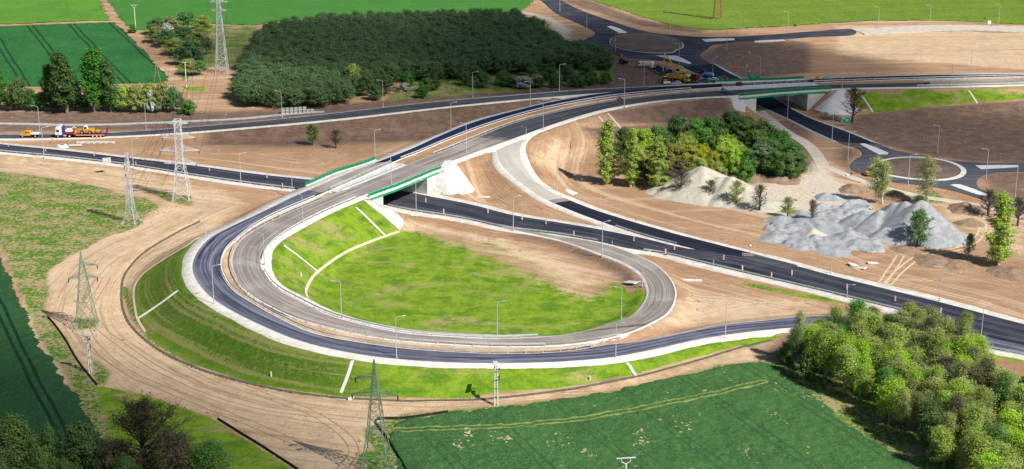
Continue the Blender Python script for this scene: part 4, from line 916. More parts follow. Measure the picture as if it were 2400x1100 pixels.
# ================================================================== vegetation
def leafmat(name, c1, c2, c3, trans=.35, rough=.6, var=.5):
    g = NG(name); p = g.pos(obj=True); oi = g.N.new('ShaderNodeObjectInfo').outputs['Random']
    n1 = g.noise(p, .55, 3, .6); n2 = g.noise(p, 3.0, 2, .6)
    c = g.mix(g.ramp(n1, .38, .62), c1, c2); c = g.mix(g.ramp(n2, .5, .68), c, c3)
    h = g.n('ShaderNodeHueSaturation', i_Saturation=g.math('MULTIPLY_ADD', oi, .25, .85), i_Value=g.math('MULTIPLY_ADD', oi, var, 1 - var / 2), i_Hue=g.math('MULTIPLY_ADD', oi, .03, .485)); g.L.new(c, h.inputs['Color'])
    c = h.outputs[0]; g.set(g.b.inputs['Base Color'], c); g.b.inputs['Roughness'].default_value = rough; g.b.inputs['Specular IOR Level'].default_value = .25
    t = g.N.new('ShaderNodeBsdfTranslucent'); g.L.new(c, t.inputs[0]); mx = g.N.new('ShaderNodeMixShader'); mx.inputs[0].default_value = trans
    g.L.new(g.b.outputs[0], mx.inputs[1]); g.L.new(t.outputs[0], mx.inputs[2]); g.L.new(mx.outputs[0], g.N['Material Output'].inputs[0]); return g.m
L_SPRING = leafmat('fresh spring leaves', (.29, .44, .045), (.40, .55, .07), (.50, .62, .13))
L_MID = leafmat('mid green leaves', (.10, .22, .045), (.15, .29, .06), (.22, .36, .09))
L_DARK = leafmat('dark green leaves', (.075, .18, .045), (.105, .23, .055), (.16, .30, .08))
L_OLIVE = leafmat('olive catkins and buds', (.30, .38, .085), (.39, .47, .12), (.50, .56, .19))
L_YELLOW = leafmat('yellow green buds', (.36, .38, .03), (.44, .45, .05), (.28, .27, .08))
L_BROWN = leafmat('brown buds and twigs', (.17, .165, .07), (.23, .225, .10), (.14, .125, .065))
L_SILVER = leafmat('silvery willow leaves', (.13, .20, .10), (.19, .27, .14), (.25, .33, .19))
L_WHITE = leafmat('white blossom', (.55, .58, .55), (.72, .74, .72), (.25, .32, .18), .2)
L_THICK = leafmat('thicket twigs with young leaves', (.11, .235, .085), (.15, .30, .10), (.24, .38, .145), .42)
L_POP = leafmat('poplar leaves', (.06, .19, .03), (.10, .26, .04), (.17, .34, .06))
B_BROWN = paint('brown bark', (.12, .095, .07), .9, var=.3, scale=1)
B_GREY = paint('grey bark', (.26, .24, .21), .9, var=.25, scale=1)
B_WHITE = paint('white birch bark', (.66, .64, .58), .8, var=.3, scale=1.6)

def grow(seed, h, rtrunk, first, prof, elev, nl, twigs, tw_len, lean=.03, bend=.25, sub=2):
    """trunk + limbs + twigs; returns branch segments [(a,b,ra,rb)] and twig points"""
    r = random.Random(seed); segs = []; pts = []
    tr = [Vector((0, 0, 0))]; dx, dy = r.uniform(-lean, lean), r.uniform(-lean, lean); nt_ = 7
    for i in range(1, nt_ + 1): tr.append(Vector((dx * h * i / nt_ + r.uniform(-.012, .012) * h, dy * h * i / nt_ + r.uniform(-.012, .012) * h, h * .94 * i / nt_)))
    def at_(f): x = min(f * nt_, nt_ - .001); i = int(x); return tr[i].lerp(tr[i + 1], x - i)
    for i in range(nt_): segs.append((tr[i], tr[i + 1], rtrunk * (1 - .88 * i / nt_), rtrunk * (1 - .88 * (i + 1) / nt_)))
    for k in range(nl):
        f = first + (1 - first) * (k + r.random() * .8) / nl; f = min(f, .985); p = at_(f); az = k * 2.399 + r.uniform(-.5, .5); L = prof((f - first) / (1 - first)) * r.uniform(.75, 1.12); e = elev(f) + r.uniform(-.18, .18)
        d = Vector((math.cos(az) * math.cos(e), math.sin(az) * math.cos(e), math.sin(e))); q = p; r0 = max(rtrunk * .42 * (1 - .7 * f), .035); n = 4
        for j in range(n):
            d2 = (d + Vector((r.uniform(-1, 1), r.uniform(-1, 1), r.uniform(-.4, 1) )) * bend * .6).normalized(); q2 = q + d2 * L / n
            segs.append((q, q2, r0 * (1 - j / n * .8), r0 * (1 - (j + 1) / n * .8)))
            if j >= 1 or sub > 2:
                for _ in range(twigs):
                    s = q.lerp(q2, r.random()); td = (d2 * .5 + Vector((r.uniform(-1, 1), r.uniform(-1, 1), r.uniform(-.7, 1)))).normalized(); tl = tw_len * r.uniform(.5, 1.2); e_ = s + td * tl
                    segs.append((s, e_, .03, .012)); pts.append(s.lerp(e_, .5)); pts.append(e_)
            pts.append(q2); q, d = q2, d2
    return segs, pts
def branch_mesh(name, segs, minr=0.0, thick=1.0):
    m = MB()
    for a, b, ra, rb in segs:
        if ra < minr: continue
        n = 7 if ra > .12 else (4 if ra > .04 else 3); m.bar(a, b, max(ra, .012) * thick, n, max(rb, .008) * thick, caps=False)
    me = bpy.data.meshes.new(name); me.from_pydata(m.v, [], m.f); return me
def leaf_arrays(pts, per, rad, size, seed, up=.4, squash=1.0):
    g_ = np.random.default_rng(seed); Pn = np.repeat(np.array([tuple(p) for p in pts]), per, 0); n = len(Pn)
    o = g_.normal(size=(n, 3)); o /= np.linalg.norm(o, axis=1)[:, None]; o *= (rad * g_.random(n) ** .5)[:, None]; o[:, 2] *= squash; C = Pn + o
    rad_ = C.copy(); rad_[:, 2] = 0; rl = np.maximum(np.linalg.norm(rad_, axis=1), .3)[:, None]; N_ = rad_ / rl * .45 + np.array([0, 0, .55]) + g_.normal(size=(n, 3)) * .42; N_ /= np.linalg.norm(N_, axis=1)[:, None]
    a = np.cross(N_, g_.normal(size=(n, 3))); a /= np.linalg.norm(a, axis=1)[:, None]; b = np.cross(N_, a)
    s = size * g_.uniform(.6, 1.3, n)[:, None]
    V = np.stack([C - a * s * .5, C + b * s * .32, C + a * s * .5, C - b * s * .32], 1).reshape(-1, 3); F = np.arange(n * 4).reshape(-1, 4); return V, F
def mesh_of(name, V, F, m):
    o = npmesh(name, V, F, m); me = o.data; bpy.data.objects.remove(o); return me
SPEC = {}
def species(key, seeds, h, rtrunk, first, prof, elev, nl, twigs, tw, per, rad, size, leaf, bark, thick=1.0, minr=0.0, lean=.03, up=.4, squash=1.0, bend=.25, names=('trunk', 'crown')):
    out = []
    for sd in seeds:
        segs, pts = grow(sd, h, rtrunk, first, prof, elev, nl, twigs, tw, lean, bend)
        tm = branch_mesh('trunk', segs, minr, thick); tm.materials.append(bark); V, F = leaf_arrays(pts, per, rad, size, sd, up, squash)
        out.append((tm, mesh_of('crown', V, F, leaf), V[:, 2].max(), np.percentile(np.hypot(V[:, 0], V[:, 1]), 97), V, F))
    SPEC[key] = out
dome = lambda w: (lambda t: w * math.sqrt(max(0.03, 1 - (max(t, 0) * 1.02 - .12) ** 2 * 1.1)))
egg = lambda w: (lambda t: w * (math.sin(math.pi * min(1, max(.02, t * .86 + .14))) ** .6))
col_ = lambda w: (lambda t: w * (.45 + .75 * math.sin(math.pi * min(1, t * .8 + .16))) * (1 - .55 * t ** 3))
up_ = lambda a, b: (lambda f: a + (b - a) * f)
species('poplar', (1, 2, 3), 22, .34, .16, col_(3.3), up_(.55, 1.15), 70, 3, 1.1, 9, .85, .46, L_POP, B_GREY, squash=1.15)
species('springpoplar', (4, 5, 6), 20, .32, .05, col_(2.7), up_(.35, 1.15), 60, 3, 1.0, 7, .55, .40, L_SPRING, B_WHITE, minr=.03)
species('round', (11, 12, 13, 14), 10, .24, .12, dome(4.6), up_(.25, 1.2), 46, 3, 1.0, 13, .75, .36, L_MID, B_BROWN, minr=.04)
for nm, lf_ in (('rounddark', L_DARK), ('roundspring', L_SPRING), ('roundyellow', L_YELLOW), ('roundsilver', L_SILVER), ('roundbrown', L_BROWN), ('roundolive', L_OLIVE)):
    out = []
    for (tm, cm, hh, rr_, V, F) in SPEC['round']:
        c2 = cm.copy(); c2.materials.clear(); c2.materials.append(lf_); out.append((tm, c2, hh, rr_, V, F))
    SPEC[nm] = out
species('grove', (21, 22, 23, 24, 25, 26), 13, .20, .25, egg(3.2), up_(.6, 1.3), 42, 6, 1.3, 5, .75, .24, L_OLIVE, B_GREY, squash=1.1, lean=.08, minr=.02)
for nm, lf_ in (('grovespring', L_SPRING), ('groveyellow', L_YELLOW), ('grovebrown', L_BROWN), ('grovemid', L_MID)):
    SPEC[nm] = []
    for (tm, cm, hh, rr_, V, F) in SPEC['grove']:
        c2 = cm.copy(); c2.materials.clear(); c2.materials.append(lf_); SPEC[nm].append((tm, c2, hh, rr_, V, F))
species('birch', (31, 32), 14, .17, .22, egg(2.5), up_(.7, 1.2), 42, 4, 1.1, 3, .7, .26, L_OLIVE, B_WHITE, thick=1.5, up=0, squash=1.6)
species('bare', (41, 42, 43), 9, .22, .22, egg(3.4), up_(.5, 1.2), 34, 6, 1.2, 1, .25, .16, L_BROWN, B_BROWN, thick=1.3, bend=.4)
species('sparse', (51, 52), 9, .20, .20, egg(3.3), up_(.3, 1.2), 32, 5, 1.0, 3, .4, .26, L_OLIVE, B_BROWN, thick=1.2)
species('smallgreen', (55, 56), 10, .16, .2, egg(3.6), up_(.15, 1.1), 30, 4, 1.0, 5, .45, .34, L_MID, B_BROWN)
L_DUSK = leafmat('dull brown green buds', (.085, .095, .035), (.12, .13, .05), (.07, .065, .035))
species('bigbrown', (61,), 20, .5, .08, egg(9), up_(.3, 1.25), 60, 9, 1.8, 4, .6, .30, L_DUSK, paint('dark olive bark', (.055, .055, .035), .9, var=.2), thick=1.1, bend=.35)
species('willow', (71, 72), 14, .4, .1, dome(5.0), up_(.3, 1.2), 50, 4, 1.2, 15, .8, .36, L_MID, B_BROWN, minr=.05)
species('shrub', (81, 82, 83), 4.5, .09, .05, dome(2.6), up_(.3, 1.3), 26, 3, .7, 9, .55, .34, L_MID, B_BROWN, minr=.03)
species('blossom', (91,), 4.5, .09, .05, dome(2.3), up_(.4, 1.3), 24, 3, .7, 8, .5, .34, L_WHITE, B_BROWN, minr=.03)
species('thicket', (95, 96, 97, 98), 9, .14, .25, dome(4.2), up_(.35, 1.2), 30, 3, 1.1, 5, .75, .5, L_THICK, B_GREY, minr=.04)
def plant(key, bx, by, ty, wpx, label, name='tree', cat='tree', group=None, base=None, rot=None, var=None, height=None, width=None):
    if base is None: b, h = upright(bx, by, ty)
    else: b, h = base, height
    vs = SPEC[key]; tm, cm, H, Rr, *_ = vs[(var if var is not None else random.randrange(len(vs)))]
    sx = (wpx / 2 / (FPX / math.hypot(b.y, CAMH))) / Rr if width is None else width / 2 / Rr; sz = h / H
    root = empty(name, b - Vector((0, 0, .1)), rot if rot is not None else random.uniform(0, 6.28), label, cat, group)
    root.scale = (sx, sx, sz)
    for me, nme in ((tm, 'trunk'), (cm, 'crown')):
        o = bpy.data.objects.new(nme, me); COL.objects.link(o); o.parent = root
    return root
# --- poplars and shrubs at the left
plant('poplar', 221, 263, 108, 64, 'tallest dark poplar, third of the row at the left', 'poplar_tree', var=0)
plant('poplar', 157, 266, 118, 66, 'tall dark poplar with a bare pale trunk behind the low loader', 'poplar_tree', var=1)
plant('poplar', 120, 258, 146, 42, 'dark poplar leaning on the left of its taller neighbour', 'poplar_tree', var=2)
plant('poplar', 260, 263, 136, 44, 'slim poplar at the right end of the left row', 'poplar_tree', var=0)
plant('poplar', 2, 256, 150, 36, 'dark poplar cut by the left picture edge', 'poplar_tree', var=2)
plant('round', 45, 258, 178, 62, 'olive green bushy tree between the left edge and the poplars', 'leafy_tree', var=1)
plant('blossom', 184, 258, 188, 26, 'white flowering tree peeping out between the two tallest poplars', 'blossom_tree')
for x, t, w_ in ((75, 205, 44), (100, 214, 40), (135, 218, 42), (178, 214, 40), (200, 220, 36), (243, 216, 44), (270, 210, 40), (25, 214, 40)):
    plant('rounddark', x, 259, t, w_, 'dark shrub in the understory between the left poplars', 'shrub', 'shrub', 'dark shrubs under the poplars')
for x, t, w_ in ((292, 196, 50), (322, 192, 54), (352, 190, 52), (382, 191, 54), (408, 200, 44), (305, 215, 46), (340, 216, 46), (372, 214, 48), (402, 220, 44), (425, 226, 34), (444, 232, 28)):
    plant('roundolive' if t < 200 else 'thicket', x, 262, t, w_, 'olive brown rounded bush in the hedge below the dark green field', 'bush', 'bush', 'rounded bushes of the hedge left of the clearing')
plant('blossom', 356, 264, 209, 28, 'white flowering shrub in front of the hedge at the left', 'blossom_shrub', 'shrub')
plant('shrub', 443, 268, 234, 40, 'green shrub at the right end of the hedge', 'shrub', 'shrub')
for x, y, t, w_ in ((368, 82, 40, 46), (402, 80, 36, 46), (440, 70, 24, 52), (476, 78, 34, 46), (365, 100, 60, 40), (392, 110, 66, 48), (428, 105, 60, 52), (470, 108, 62, 50), (410, 130, 86, 46), (448, 135, 90, 50), (484, 128, 84, 36), (425, 152, 108, 44), (462, 158, 112, 44), (445, 176, 136, 44), (470, 176, 140, 30)):
    plant('thicket' if random.random() < .5 else 'roundolive', x, y, t, w_ * 1.15, 'grey green crown in the thicket left of the pylon beside the wood', 'bush', 'bush', 'crowns of the thicket between fields and clearing')
plant('blossom', 392, 88, 52, 30, 'pale flowering tree at the top of the thicket left of the far pylon', 'blossom_tree')
plant('shrub', 312, 78, 55, 22, 'small dark shrub at the foot of the bow topped pole', 'shrub', 'shrub')
# --- the wood: one mass, then its front edge one by one
WOOD = [(600, 112), (640, 82), (760, 66), (900, 62), (1060, 58), (1205, 58), (1262, 84), (1300, 110), (1340, 135), (1420, 150), (1425, 165), (1330, 168), (1200, 178), (1090, 186), (1000, 192), (900, 205), (850, 222), (800, 246), (700, 256), (610, 258), (548, 252), (545, 235), (565, 200), (590, 160)]
Ww = np.array(world_line(WOOD)); VV = []; FF = []; nv = 0; rg = np.random.default_rng(5)
x0, y0 = Ww.min(0); x1, y1 = Ww.max(0); st_ = 4.1
for j in range(int((y1 - y0) / st_) + 1):
    for i in range(int((x1 - x0) / st_) + 1):
        X = x0 + (i + rg.uniform(0, .9)) * st_; Y = y0 + (j + rg.uniform(0, .9)) * st_
        if sdf(np.array([X]), np.array([Y]), Ww)[0] < 7 * vnoise(np.array([X]), np.array([Y]), 11, 3)[0]: continue
        key = 'thicket' if rg.random() < .7 else 'roundolive'; tm, cm, H, Rr, V, F = SPEC[key][rg.integers(len(SPEC[key]))]
        k = rg.random(len(F)) < (.55 if key == 'thicket' else .28); Fk = F[k][:, :4]
        Vk = V[Fk.ravel()]; hh = rg.uniform(7.2, 9.2) ; a = rg.uniform(0, 6.28); s = rg.uniform(3.2, 4.6) / Rr
        ca, sa = math.cos(a) * s, math.sin(a) * s
        Vn = np.stack([Vk[:, 0] * ca - Vk[:, 1] * sa + X, Vk[:, 0] * sa + Vk[:, 1] * ca + Y, Vk[:, 2] * hh / H + float(T(X, Y))], 1)
        VV.append(Vn); FF.append(np.arange(len(Vn)).reshape(-1, 4) + nv); nv += len(Vn)
wood = npmesh('wood', np.concatenate(VV), np.concatenate(FF), L_THICK)
tag(wood, 'dense dark wood of low crowns filling the upper left behind the slip road', 'wood', kind='stuff')
FR = 'bushes along the front edge of the wood'
for x, y, t, w_, k in ((830, 215, 145, 44, 'roundolive'), (808, 232, 185, 40, 'rounddark'), (860, 225, 165, 40, 'rounddark'), (905, 222, 172, 40, 'rounddark'), (880, 235, 195, 36, 'rounddark'), (955, 210, 168, 36, 'rounddark'), (1000, 215, 180, 36, 'round'), (1018, 212, 178, 30, 'rounddark'),
        (990, 230, 200, 34, 'rounddark'), (1060, 180, 150, 40, 'rounddark'), (1090, 200, 165, 36, 'rounddark'), (1130, 205, 165, 44, 'rounddark'), (1180, 200, 165, 44, 'round'), (1245, 180, 135, 30, 'round'), (1290, 190, 155, 44, 'rounddark'), (1330, 190, 150, 44, 'rounddark'), (1375, 182, 145, 44, 'rounddark'), (1420, 165, 135, 36, 'rounddark'),
        (1200, 204, 178, 40, 'rounddark'), (1260, 205, 180, 40, 'rounddark'), (1300, 205, 178, 40, 'rounddark'), (1345, 203, 172, 40, 'rounddark'), (1385, 200, 165, 44, 'rounddark'), (1420, 196, 168, 36, 'round'), (1360, 205, 185, 30, 'rounddark')):
    plant(k, x, y, t, w_, 'dark green bush standing along the front edge of the wood', 'bush', 'bush', FR)
plant('blossom', 1225, 207, 176, 52, 'wide white flowering bush at the front edge of the wood', 'blossom_bush', 'bush')
plant('blossom', 948, 214, 193, 34, 'white flowering bush at the middle of the wood front', 'blossom_bush', 'bush')
plant('blossom', 1361, 155, 128, 22, 'white flowering shrub near the right corner of the wood', 'blossom_bush', 'bush')
plant('blossom', 1335, 203, 184, 18, 'small white flowering shrub at the right wood front', 'blossom_bush', 'bush')
plant('blossom', 1368, 200, 176, 22, 'pale flowering shrub left of the last bushes of the wood', 'blossom_bush', 'bush')
# --- round trees in the middle
for x, y, t, n_, v in ((1423, 430, 279, 'first', 0), (1478, 437, 297, 'second', 1), (1540, 444, 316, 'third', 2)):
    plant('springpoplar', x, y, t, 54 if n_ != 'second' else 46, f'bright green slender poplar, {n_} from the left before the round trees', 'poplar_tree', var=v, group='three bright poplars beside the pale heap')
GC = 'round crowned trees of the middle grove'
for x, t, w_, k in ((1462, 296, 52, 'rounddark'), (1505, 296, 62, 'roundspring'), (1540, 290, 58, 'round'), (1588, 268, 78, 'rounddark'), (1628, 274, 62, 'round'), (1668, 270, 70, 'rounddark'), (1605, 308, 60, 'roundspring'), (1650, 296, 62, 'round'), (1562, 312, 60, 'round'),
        (1575, 332, 62, 'roundyellow'), (1615, 336, 60, 'roundyellow'), (1548, 338, 50, 'roundbrown'), (1648, 334, 46, 'roundyellow'), (1690, 300, 60, 'round'), (1712, 254, 72, 'rounddark'), (1748, 268, 70, 'round'), (1702, 314, 84, 'roundspring'), (1790, 276, 72, 'round'), (1830, 302, 62, 'rounddark'),
        (1770, 300, 72, 'round'), (1858, 332, 62, 'rounddark'), (1806, 322, 72, 'rounddark'), (1713, 342, 54, 'roundspring'), (1784, 332, 74, 'roundsilver'), (1842, 352, 60, 'round'), (1755, 346, 50, 'round'), (1668, 350, 46, 'roundyellow'), (1820, 348, 60, 'rounddark'), (1866, 356, 46, 'rounddark'),
        (1680, 376, 46, 'roundolive'), (1640, 366, 50, 'roundolive'), (1600, 370, 50, 'roundbrown'), (1560, 374, 46, 'roundbrown'), (1520, 368, 46, 'roundbrown'), (1498, 374, 40, 'roundbrown'), (1745, 372, 50, 'round'), (1500, 340, 44, 'roundolive'), (1465, 350, 40, 'roundbrown')):
    plant(k, x, t + w_ * .55 + 36, t, w_ * 1.05, {'rounddark': 'dark green round tree in the middle grove', 'round': 'mid green round tree in the middle grove', 'roundspring': 'light green round tree in the middle grove', 'roundyellow': 'yellow green round tree in the middle grove', 'roundbrown': 'brownish still bare bush at the near edge of the middle grove', 'roundolive': 'olive tinted bush at the near edge of the middle grove', 'roundsilver': 'silvery leaved round tree in the middle grove'}[k], 'round_tree' if k not in ('roundbrown', 'roundolive') else 'bush', 'tree', GC)
for x, y, t, w_, k, l in ((1598, 461, 396, 46, 'bare', 'leafless brown tree at the left foot of the pale heap'), (1663, 471, 418, 34, 'bare', 'small leafless tree in front of the pale heap'), (1727, 484, 417, 44, 'sparse', 'yellowish budding tree right of the pale heap'),
        (1780, 496, 430, 46, 'bare', 'dark leafless tree at the right end of the pale yard'), (1845, 510, 457, 34, 'sparse', 'small budding tree left of the grey gravel spread'), (1903, 522, 462, 30, 'bare', 'thin leafless tree standing in the grey gravel'),
        (2150, 578, 487, 60, 'smallgreen', 'light green layered tree before the large grey gravel heap'), (2270, 604, 543, 30, 'smallgreen', 'small dark green tree right of the large gravel heap'), (733, 341, 289, 32, 'smallgreen', 'small leafy tree on bare soil below the slip road'), (787, 348, 300, 34, 'bare', 'small leafless tree on bare soil below the slip road'),
        (1997, 288, 196, 58, 'bare', 'large leafless tree beside the white cone of the far bridge'), (2315, 506, 440, 60, 'bare', 'leafless tree on the track left of the tall right hand poplar'), (2385, 530, 455, 50, 'bare', 'leafless tree at the right picture edge above the soil'),
        (2055, 476, 362, 52, 'birch', 'left birch with several pale trunks behind the gravel heap'), (2068, 478, 372, 44, 'birch', 'leaning birch trunk right beside the left birch behind the gravel heap'), (2172, 478, 360, 64, 'birch', 'wide birch with a white trunk before the near roundabout')):
    plant(k, x, y, t, w_, l, {'bare': 'bare_tree', 'sparse': 'budding_tree', 'smallgreen': 'young_tree', 'birch': 'birch_tree'}[k])
plant('springpoplar', 2341, 622, 446, 70, 'tall green poplar on bare soil near the right edge', 'poplar_tree', var=1).children[1].data.materials
plant('grovemid', 2150, 492, 455, 40, 'low green bush behind the top of the large gravel heap', 'bush', 'bush')
# --- leafy grove at the lower right
GRV = [(1852, 862), (1870, 838), (1930, 830), (2010, 812), (2080, 815), (2140, 828), (2200, 832), (2262, 850), (2290, 900), (2300, 950), (2350, 985), (2420, 1040), (2460, 1140), (2440, 1260), (2330, 1260), (2235, 1120), (2165, 1058), (2080, 990), (1990, 932), (1905, 885)]
Gw = np.array(world_line(GRV)); Cg = []; rg = np.random.default_rng(9); tries = 0
while tries < 6000 and len(Cg) < 118:
    tries += 1; X = rg.uniform(Gw[:, 0].min(), Gw[:, 0].max()); Y = rg.uniform(Gw[:, 1].min(), Gw[:, 1].max())
    if not inpoly(np.array([X]), np.array([Y]), Gw)[0] or any((X - a) ** 2 + (Y - b) ** 2 < 3.5 ** 2 for a, b in Cg): continue
    Cg.append((X, Y))
kinds = ['grove'] * 10 + ['grovespring'] * 6 + ['grovebrown'] + ['grovemid'] * 2
LG = {'grove': 'olive green slender tree in the leafy grove at the lower right', 'grovespring': 'fresh light green tree in the leafy grove at the lower right', 'grovebrown': 'brownish sparse tree in the leafy grove at the lower right', 'grovemid': 'mid green tree in the leafy grove at the lower right'}
for X, Y in Cg:
    k = kinds[rg.integers(len(kinds))]; plant(k, 0, 0, 0, 0, LG[k], 'grove_tree', 'tree', 'trees of the leafy grove at the lower right', base=Vector((X, Y, float(T(X, Y)))), height=rg.uniform(8.8, 13.0), width=rg.uniform(4.6, 7.4))
plant('birch', 2096, 938, 818, 34, 'slim yellow green birch rising out of the lower right grove', 'birch_tree'); plant('birch', 1868, 850, 722, 40, 'slim birch at the left end of the lower right grove', 'birch_tree')
plant('groveyellow', 2226, 1062, 944, 56, 'yellow birch with a white trunk low in the lower right grove', 'birch_tree')
for x, y, t, w_ in ((1886, 890, 826, 56), (2260, 1110, 1040, 60), (2300, 1130, 1070, 60), (1840, 850, 800, 40)):
    plant('shrub', x, y, t, w_, 'bright green shrub at the field side of the lower right grove', 'shrub', 'shrub', 'shrubs at the field side of the grove')
plant('round', 2385, 985, 905, 80, 'dark leafy bush at the right picture edge beside the grove', 'bush', 'bush'); plant('rounddark', 2398, 930, 880, 40, 'small dark bush above the right edge bush', 'bush', 'bush')
# --- lower left corner
for x, y, t, w_, k, l in ((45, 1165, 960, 130, 'willow', 'large green willow in the lower left corner'), (125, 1150, 985, 70, 'willow', 'green willow crown right of the corner willow'), (20, 1190, 1040, 110, 'willow', 'low green willow at the very corner'), (110, 1190, 1040, 90, 'willow', 'leafy willow crown at the bottom edge, lower left'), (160, 1180, 1065, 60, 'willow', 'small willow crown at the bottom edge beside the dark trees'),
        (198, 1150, 985, 120, 'rounddark', 'dark leafy tree between the willows and the big brown tree'), (262, 1160, 1035, 80, 'roundbrown', 'brownish bush before the big brown tree'), (340, 1135, 922, 210, 'bigbrown', 'huge brown budding tree at the bottom left'), (430, 1170, 1010, 110, 'grovebrown', 'brown budding tree right of the huge brown one'), (488, 1180, 1035, 120, 'grovemid', 'green sparse tree at the bottom right of the huge brown one'),
        (300, 1180, 1060, 80, 'rounddark', 'dark bush at the bottom edge below the huge brown tree'), (183, 1110, 1086, 26, 'roundspring', 'tiny bright green sapling at the bottom edge')):
    plant(k, x, y, t, w_, l, {'willow': 'willow_tree', 'bigbrown': 'budding_tree'}.get(k, 'leafy_tree'))

# ------------------------------------------------------------------ crops
def rowline(g, pts, period, w_, pair):
    """tramlines: direction and one line given by two world points"""
    (ax, ay), (bx, by) = pts; L_ = math.hypot(bx - ax, by - ay); nx, ny = -(by - ay) / L_, (bx - ax) / L_; off = ax * nx + ay * ny
    sp = g.N.new('ShaderNodeSeparateXYZ'); g.L.new(g.N.new('ShaderNodeNewGeometry').outputs['Position'], sp.inputs[0])
    wob = g.math('MULTIPLY', g.math('SUBTRACT', g.noise(g.pos(), .02, 2), .5), 3.0)
    d = g.math('ADD', g.math('ADD', g.math('MULTIPLY', sp.outputs['X'], nx), g.math('MULTIPLY', sp.outputs['Y'], ny)), g.math('SUBTRACT', wob, off))
    t = g.math('ABSOLUTE', g.math('SUBTRACT', g.math('MULTIPLY', g.math('FRACT', g.math('ADD', g.math('DIVIDE', d, period), .5)), period), period / 2))
    d2 = g.math('ABSOLUTE', g.math('SUBTRACT', t, pair)); return g.ramp(d2, w_ * .5, w_, 1, 0), d
def crop(name, px, z, c1, c2, c3, label, step, tram, period=18, w_=.45, pair=.9, amp=.25, extra=(), bare=0.0, dots=2.2, trackcol=(.05, .10, .02), rows=None):
    W = np.array(world_line(px)); lo, hi = W.min(0) - 1, W.max(0) + 1
    xs = np.arange(lo[0], hi[0], step); ys = np.arange(lo[1], hi[1], step); X, Y = np.meshgrid(xs, ys); s = sdf(X, Y, W); rg_ = np.random.default_rng(3)
    X = X + rg_.uniform(-.3, .3, X.shape) * step; Y = Y + rg_.uniform(-.3, .3, Y.shape) * step
    edge_n = vnoise(X, Y, 3.0, 7) * 1.6; ins = s + edge_n
    Z = T(X, Y) + z + amp * vnoise(X, Y, step * 1.5, 11) + amp * vnoise(X, Y, step * 3.5, 12)
    tr = np.full(X.shape, 9.0)
    for ln in extra:
        A = world_line(ln); d = sdf(X, Y, A, False); tr = np.minimum(tr, abs(d - .8)); tr = np.where(d < .25, np.minimum(tr, 1.2), tr)
    Z = Z - np.where(ins < .6, (.6 - ins) * .35, 0); k = ins > -.4
    ny_, nx_ = X.shape; id_ = np.full(X.shape, -1); id_[k] = np.arange(k.sum())
    q = k[:-1, :-1] & k[:-1, 1:] & k[1:, 1:] & k[1:, :-1]
    F = np.stack([id_[:-1, :-1][q], id_[:-1, 1:][q], id_[1:, 1:][q], id_[1:, :-1][q]], -1)
    g = NG(name + ' leaves'); p = g.pos(); a = g.noise(p, dots, 3, .7); b = g.noise(p, .06, 5, .65); c = g.noise(p, .5, 4, .6)
    cc = g.mix(g.ramp(b, .4, .62), c1, c2); cc = g.mix(g.ramp(a, .42, .62, 0, .8), cc, c3); cc = g.mix(g.ramp(c, .5, .7, 0, .35), cc, c2)
    if tram: m_, _ = rowline(g, tram, period, w_, pair); cc = g.mix(g.math('MULTIPLY', m_, g.ramp(c, .3, .5, .5, 1)), cc, trackcol)
    if rows: m2, _ = rowline(g, tram, rows[0], rows[0] * .3, rows[0] * .25); cc = g.mix(g.math('MULTIPLY', m2, rows[1]), cc, c3)
    cc = g.mix(g.ramp(g.at('track'), .15, .45, .75, 0), cc, (.30, .33, .10))
    if bare: cc = g.mix(g.ramp(g.math('ADD', g.math('MULTIPLY', g.noise(g.pos((1.6, .6, 1), R(40)), .11, 5, .7), .55), g.math('MULTIPLY', g.noise(p, 1.1, 4, .7), .45)), 1 - bare, 1 - bare + .02), cc, (.50, .40, .25))
    g.bump(a, .8, .25); m = g.out(cc, .8, .15)
    o = npmesh(name, np.stack([X[k], Y[k], Z[k]], 1), F, m); attr(o, 'track', tr[k]); return tag(o, label, 'crop field', kind='stuff')
def wp(x, y): return tuple(P(x, y, 0)[:2])
crop('crop_field', [(918, 1008), (950, 986), (1060, 970), (1190, 955), (1300, 942), (1420, 922), (1560, 892), (1680, 862), (1790, 852), (1835, 868), (1900, 925), (2000, 1008), (2090, 1056), (2175, 1110), (2260, 1180), (1000, 1250), (930, 1120)], .25, (.032, .098, .028), (.046, .130, .036), (.085, .185, .055), 'rough dark green crop field with wheel tracks at the bottom right', .5,
    (wp(1542, 980), wp(1705, 1100)), 15.5, .34, .95, .32, [[(930, 1012), (1200, 1003), (1370, 985), (1530, 955), (1680, 925), (1790, 897)]], .40, 2.0, (.04, .10, .03))
crop('crop_field', [(-60, 560), (0, 605), (50, 705), (88, 800), (152, 890), (205, 965), (245, 1030), (285, 1120), (330, 1250), (-200, 1250), (-200, 560)], .25, (.014, .060, .022), (.022, .082, .026), (.040, .115, .036), 'very dark green crop field along the left edge below the meadow', .6,
    (wp(0, 725), wp(160, 1050)), 13, .5, .9, .25, (), 0, 2.0, (.006, .03, .012))
crop('crop_field', [(-60, 62), (0, 62), (80, 60), (171, 56), (269, 54), (291, 72), (330, 110), (364, 148), (398, 188), (380, 196), (250, 200), (60, 205), (-60, 208)], .3, (.016, .105, .026), (.028, .14, .034), (.040, .175, .042), 'deep green crop field with curved tramlines at the upper left', 1.2,
    (wp(70, 62), wp(172, 190)), 19, .7, 1.3, .1, (), 0, .8, (.015, .05, .02))
crop('crop_field', [(-60, -60), (215, -60), (236, 0), (262, 50), (171, 52), (80, 56), (0, 58), (-60, 59)], .3, (.04, .155, .018), (.09, .24, .022), (.13, .29, .035), 'bright green crop field in the upper left corner', 1.6, (wp(0, 30), wp(240, 25)), 400, .1, .1, .08, dots=.8, rows=(9.0, .35))
